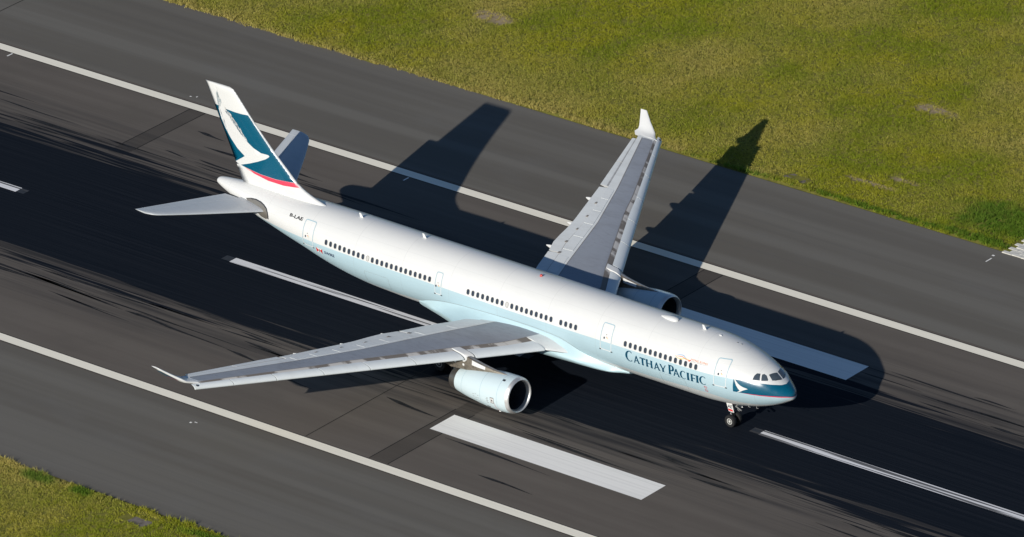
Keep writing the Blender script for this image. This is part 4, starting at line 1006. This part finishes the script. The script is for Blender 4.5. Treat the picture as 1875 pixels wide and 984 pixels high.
def blades(name, s0, s1, v0, v1, edge, sgn, dens, label):
    area = (s1 - s0) * abs(v1 - v0); N_ = int(area * dens); s = rng.uniform(s0, s1, N_); v = rng.uniform(min(v0, v1), max(v0, v1), N_)
    d = sgn * (v - edge(s)); bare = sdf(s, v, BARE); lush = sdf(s, v, LUSH); cl = fbm(s, v, 51, .9, 3); big_ = fbm(s, v, 61, 7.0, 4); dry_n = fbm(s, v, 71, 14.0, 3)
    keep = in_view(s, v, .08) & (d > 0) & ~in_slab(s, v) & ~PAV(s, v) & (rng.random(N_) > bare * .78) & (rng.random(N_) < .30 + 1.15 * cl)
    s, v, d, lush, cl, big_, dry_n, bare = (a[keep] for a in (s, v, d, lush, cl, big_, dry_n, bare)); n = len(s)
    rim = np.exp(-d / .5)
    NBL = 11; base = np.repeat(np.stack([s, v], 1), NBL, 0); m = n * NBL
    rep = lambda a: np.repeat(a, NBL)
    base += rng.normal(0, .085, (m, 2)); tall = rep((.065 + .125 * cl + .10 * lush + .30 * rim * rng.random(n) ** 2) * rng.uniform(.7, 1.3, n))
    h = tall * rng.uniform(.6, 1.25, m); wd = rng.uniform(.016, .042, m); az = rng.uniform(0, 6.283, m); lean = h * rng.uniform(.1, 1.1, m); la = rng.uniform(0, 6.283, m)
    z0 = HB(base[:, 0], base[:, 1]) + .04
    c_, n_ = math.cos(RUN_A), math.sin(RUN_A)
    bx = -base[:, 0] * c_ - n_ * base[:, 1]; by = RUN_Y - n_ * base[:, 0] + c_ * base[:, 1]
    A = np.stack([bx + wd * np.cos(az), by + wd * np.sin(az), z0], 1); B = np.stack([bx - wd * np.cos(az), by - wd * np.sin(az), z0], 1); T = np.stack([bx + lean * np.cos(la), by + lean * np.sin(la), z0 + h], 1)
    X = np.stack([A, B, T], 1).reshape(-1, 3)
    g = np.array([.235, .29, .020]); dr = np.array([.49, .415, .125]); lu = np.array([.10, .205, .022]); ol = np.array([.345, .35, .024])
    t = rep(np.clip((dry_n - .42) * 3.0, 0, 1) * .55 + np.clip((big_ - .5) * 3, 0, 1) * .45 + bare * .6 + 1.0 * rim * (s > 44) + .55 * np.exp(-d / 3.0) * (s > 34) * np.clip(2.4 * fbm(s, v, 91, 4.0, 2) - .7, 0, 1) + .30 * rng.random(n) * (rng.random(n) > .6)); t = np.clip(t + rng.normal(0, .14, m), 0, 1)[:, None]
    o_ = rep(np.clip((fbm(s, v, 81, 3.5, 3) - .35) * 2.6, 0, 1))[:, None]
    C_ = (g * (1 - o_) + ol * o_) * (1 - t) + dr * t; l_ = rep(lush)[:, None] * .85; C_ = C_ * (1 - l_) + lu * l_; C_ = C_ * rng.uniform(.84, 1.16, (m, 1))
    me = bpy.data.meshes.new(name); me.vertices.add(3 * m); me.vertices.foreach_set('co', X.astype(np.float32).ravel()); me.loops.add(3 * m); me.loops.foreach_set('vertex_index', np.arange(3 * m, dtype=np.int32))
    me.polygons.add(m); me.polygons.foreach_set('loop_start', np.arange(0, 3 * m, 3, dtype=np.int32)); me.update(calc_edges=True)
    ca = me.color_attributes.new('tint', 'FLOAT_COLOR', 'POINT'); cc = np.concatenate([np.repeat(C_, 3, 0), np.ones((3 * m, 1))], 1); ca.data.foreach_set('color', cc.astype(np.float32).ravel())
    me.materials.append(M['grass']); me.validate(); print(name, 'blades', m)
    return tag(link(name, me), label, 'grass', kind='stuff')
for nm, a, lab in (('verge', (-6, 126, 36.9, 96, edge_far, 1, ''), 'far'), ('verge', (14, 70, -58, -37.2, edge_near, -1, ''), 'near')):
    X, F, BA = turf(nm, *a); o = mesh(nm, X, [tuple(int(q) for q in f) for f in F], M['soil'], None, fix=False)
    if o.data.polygons[0].normal.z < 0: o.data.flip_normals()
    at_ = o.data.attributes.new('bare', 'FLOAT', 'POINT'); at_.data.foreach_set('value', np.clip(BA, 0, 1).astype(np.float32))
    tag(o, kind='structure')
blades('grass', -6, 126, 37.0, 96, edge_far, 1, 34, 'wide rough olive grass verge on the far side of the runway')
blades('grass', 14, 70, -58, -37.3, edge_near, -1, 34, 'small strip of olive grass in the bottom left corner')

for q, lab in zip(SLABS, ('flat grey concrete slab in the far grass beside the wing tip shadow', 'flat grey concrete slab in the near grass at bottom left')):
    vs = []
    for z in (-.12, .035): vs += [rw(s, v, z) for s, v in q]
    ox, oy = np.mean([p[0] for p in vs]), np.mean([p[1] for p in vs])
    me_o = mesh('pit_cover', [(p[0] - ox, p[1] - oy, p[2]) for p in vs], [(0, 1, 2, 3), (4, 5, 6, 7), (0, 1, 5, 4), (1, 2, 6, 5), (2, 3, 7, 6), (3, 0, 4, 7)], M['concrete'], None, smooth=False)
    me_o.location = (ox, oy, 0)
    bm = bmesh.new(); bm.from_mesh(me_o.data); bmesh.ops.bevel(bm, geom=list(bm.edges), offset=.02, segments=1, affect='EDGES'); bm.to_mesh(me_o.data); bm.free()
    tag(me_o, lab, 'slab')
# concrete paver apron at the right edge
ap = sheet('paved_apron', 8.7, -12, 37.4, 52, M['paver'], -.006); tag(ap, kind='structure')
pm_ = box('paver', (-.485, -.205, 0), (.485, .205, .09), M['paver'], ap, .02); first = True
for i in range(16):
    for j in range(18):
        s, v = 8.1 - i * 1.0 - (.5 if j % 2 else 0), 37.75 + j * .44
        o = pm_ if first else link('paver', pm_.data, ap); first = False
        o.location = (-s + random.uniform(-.02, .02), v + random.uniform(-.015, .015), random.uniform(-.03, .015)); o.rotation_euler = (random.uniform(-.02, .02), random.uniform(-.02, .02), random.uniform(-.02, .02))
del AIR['airframe_root']
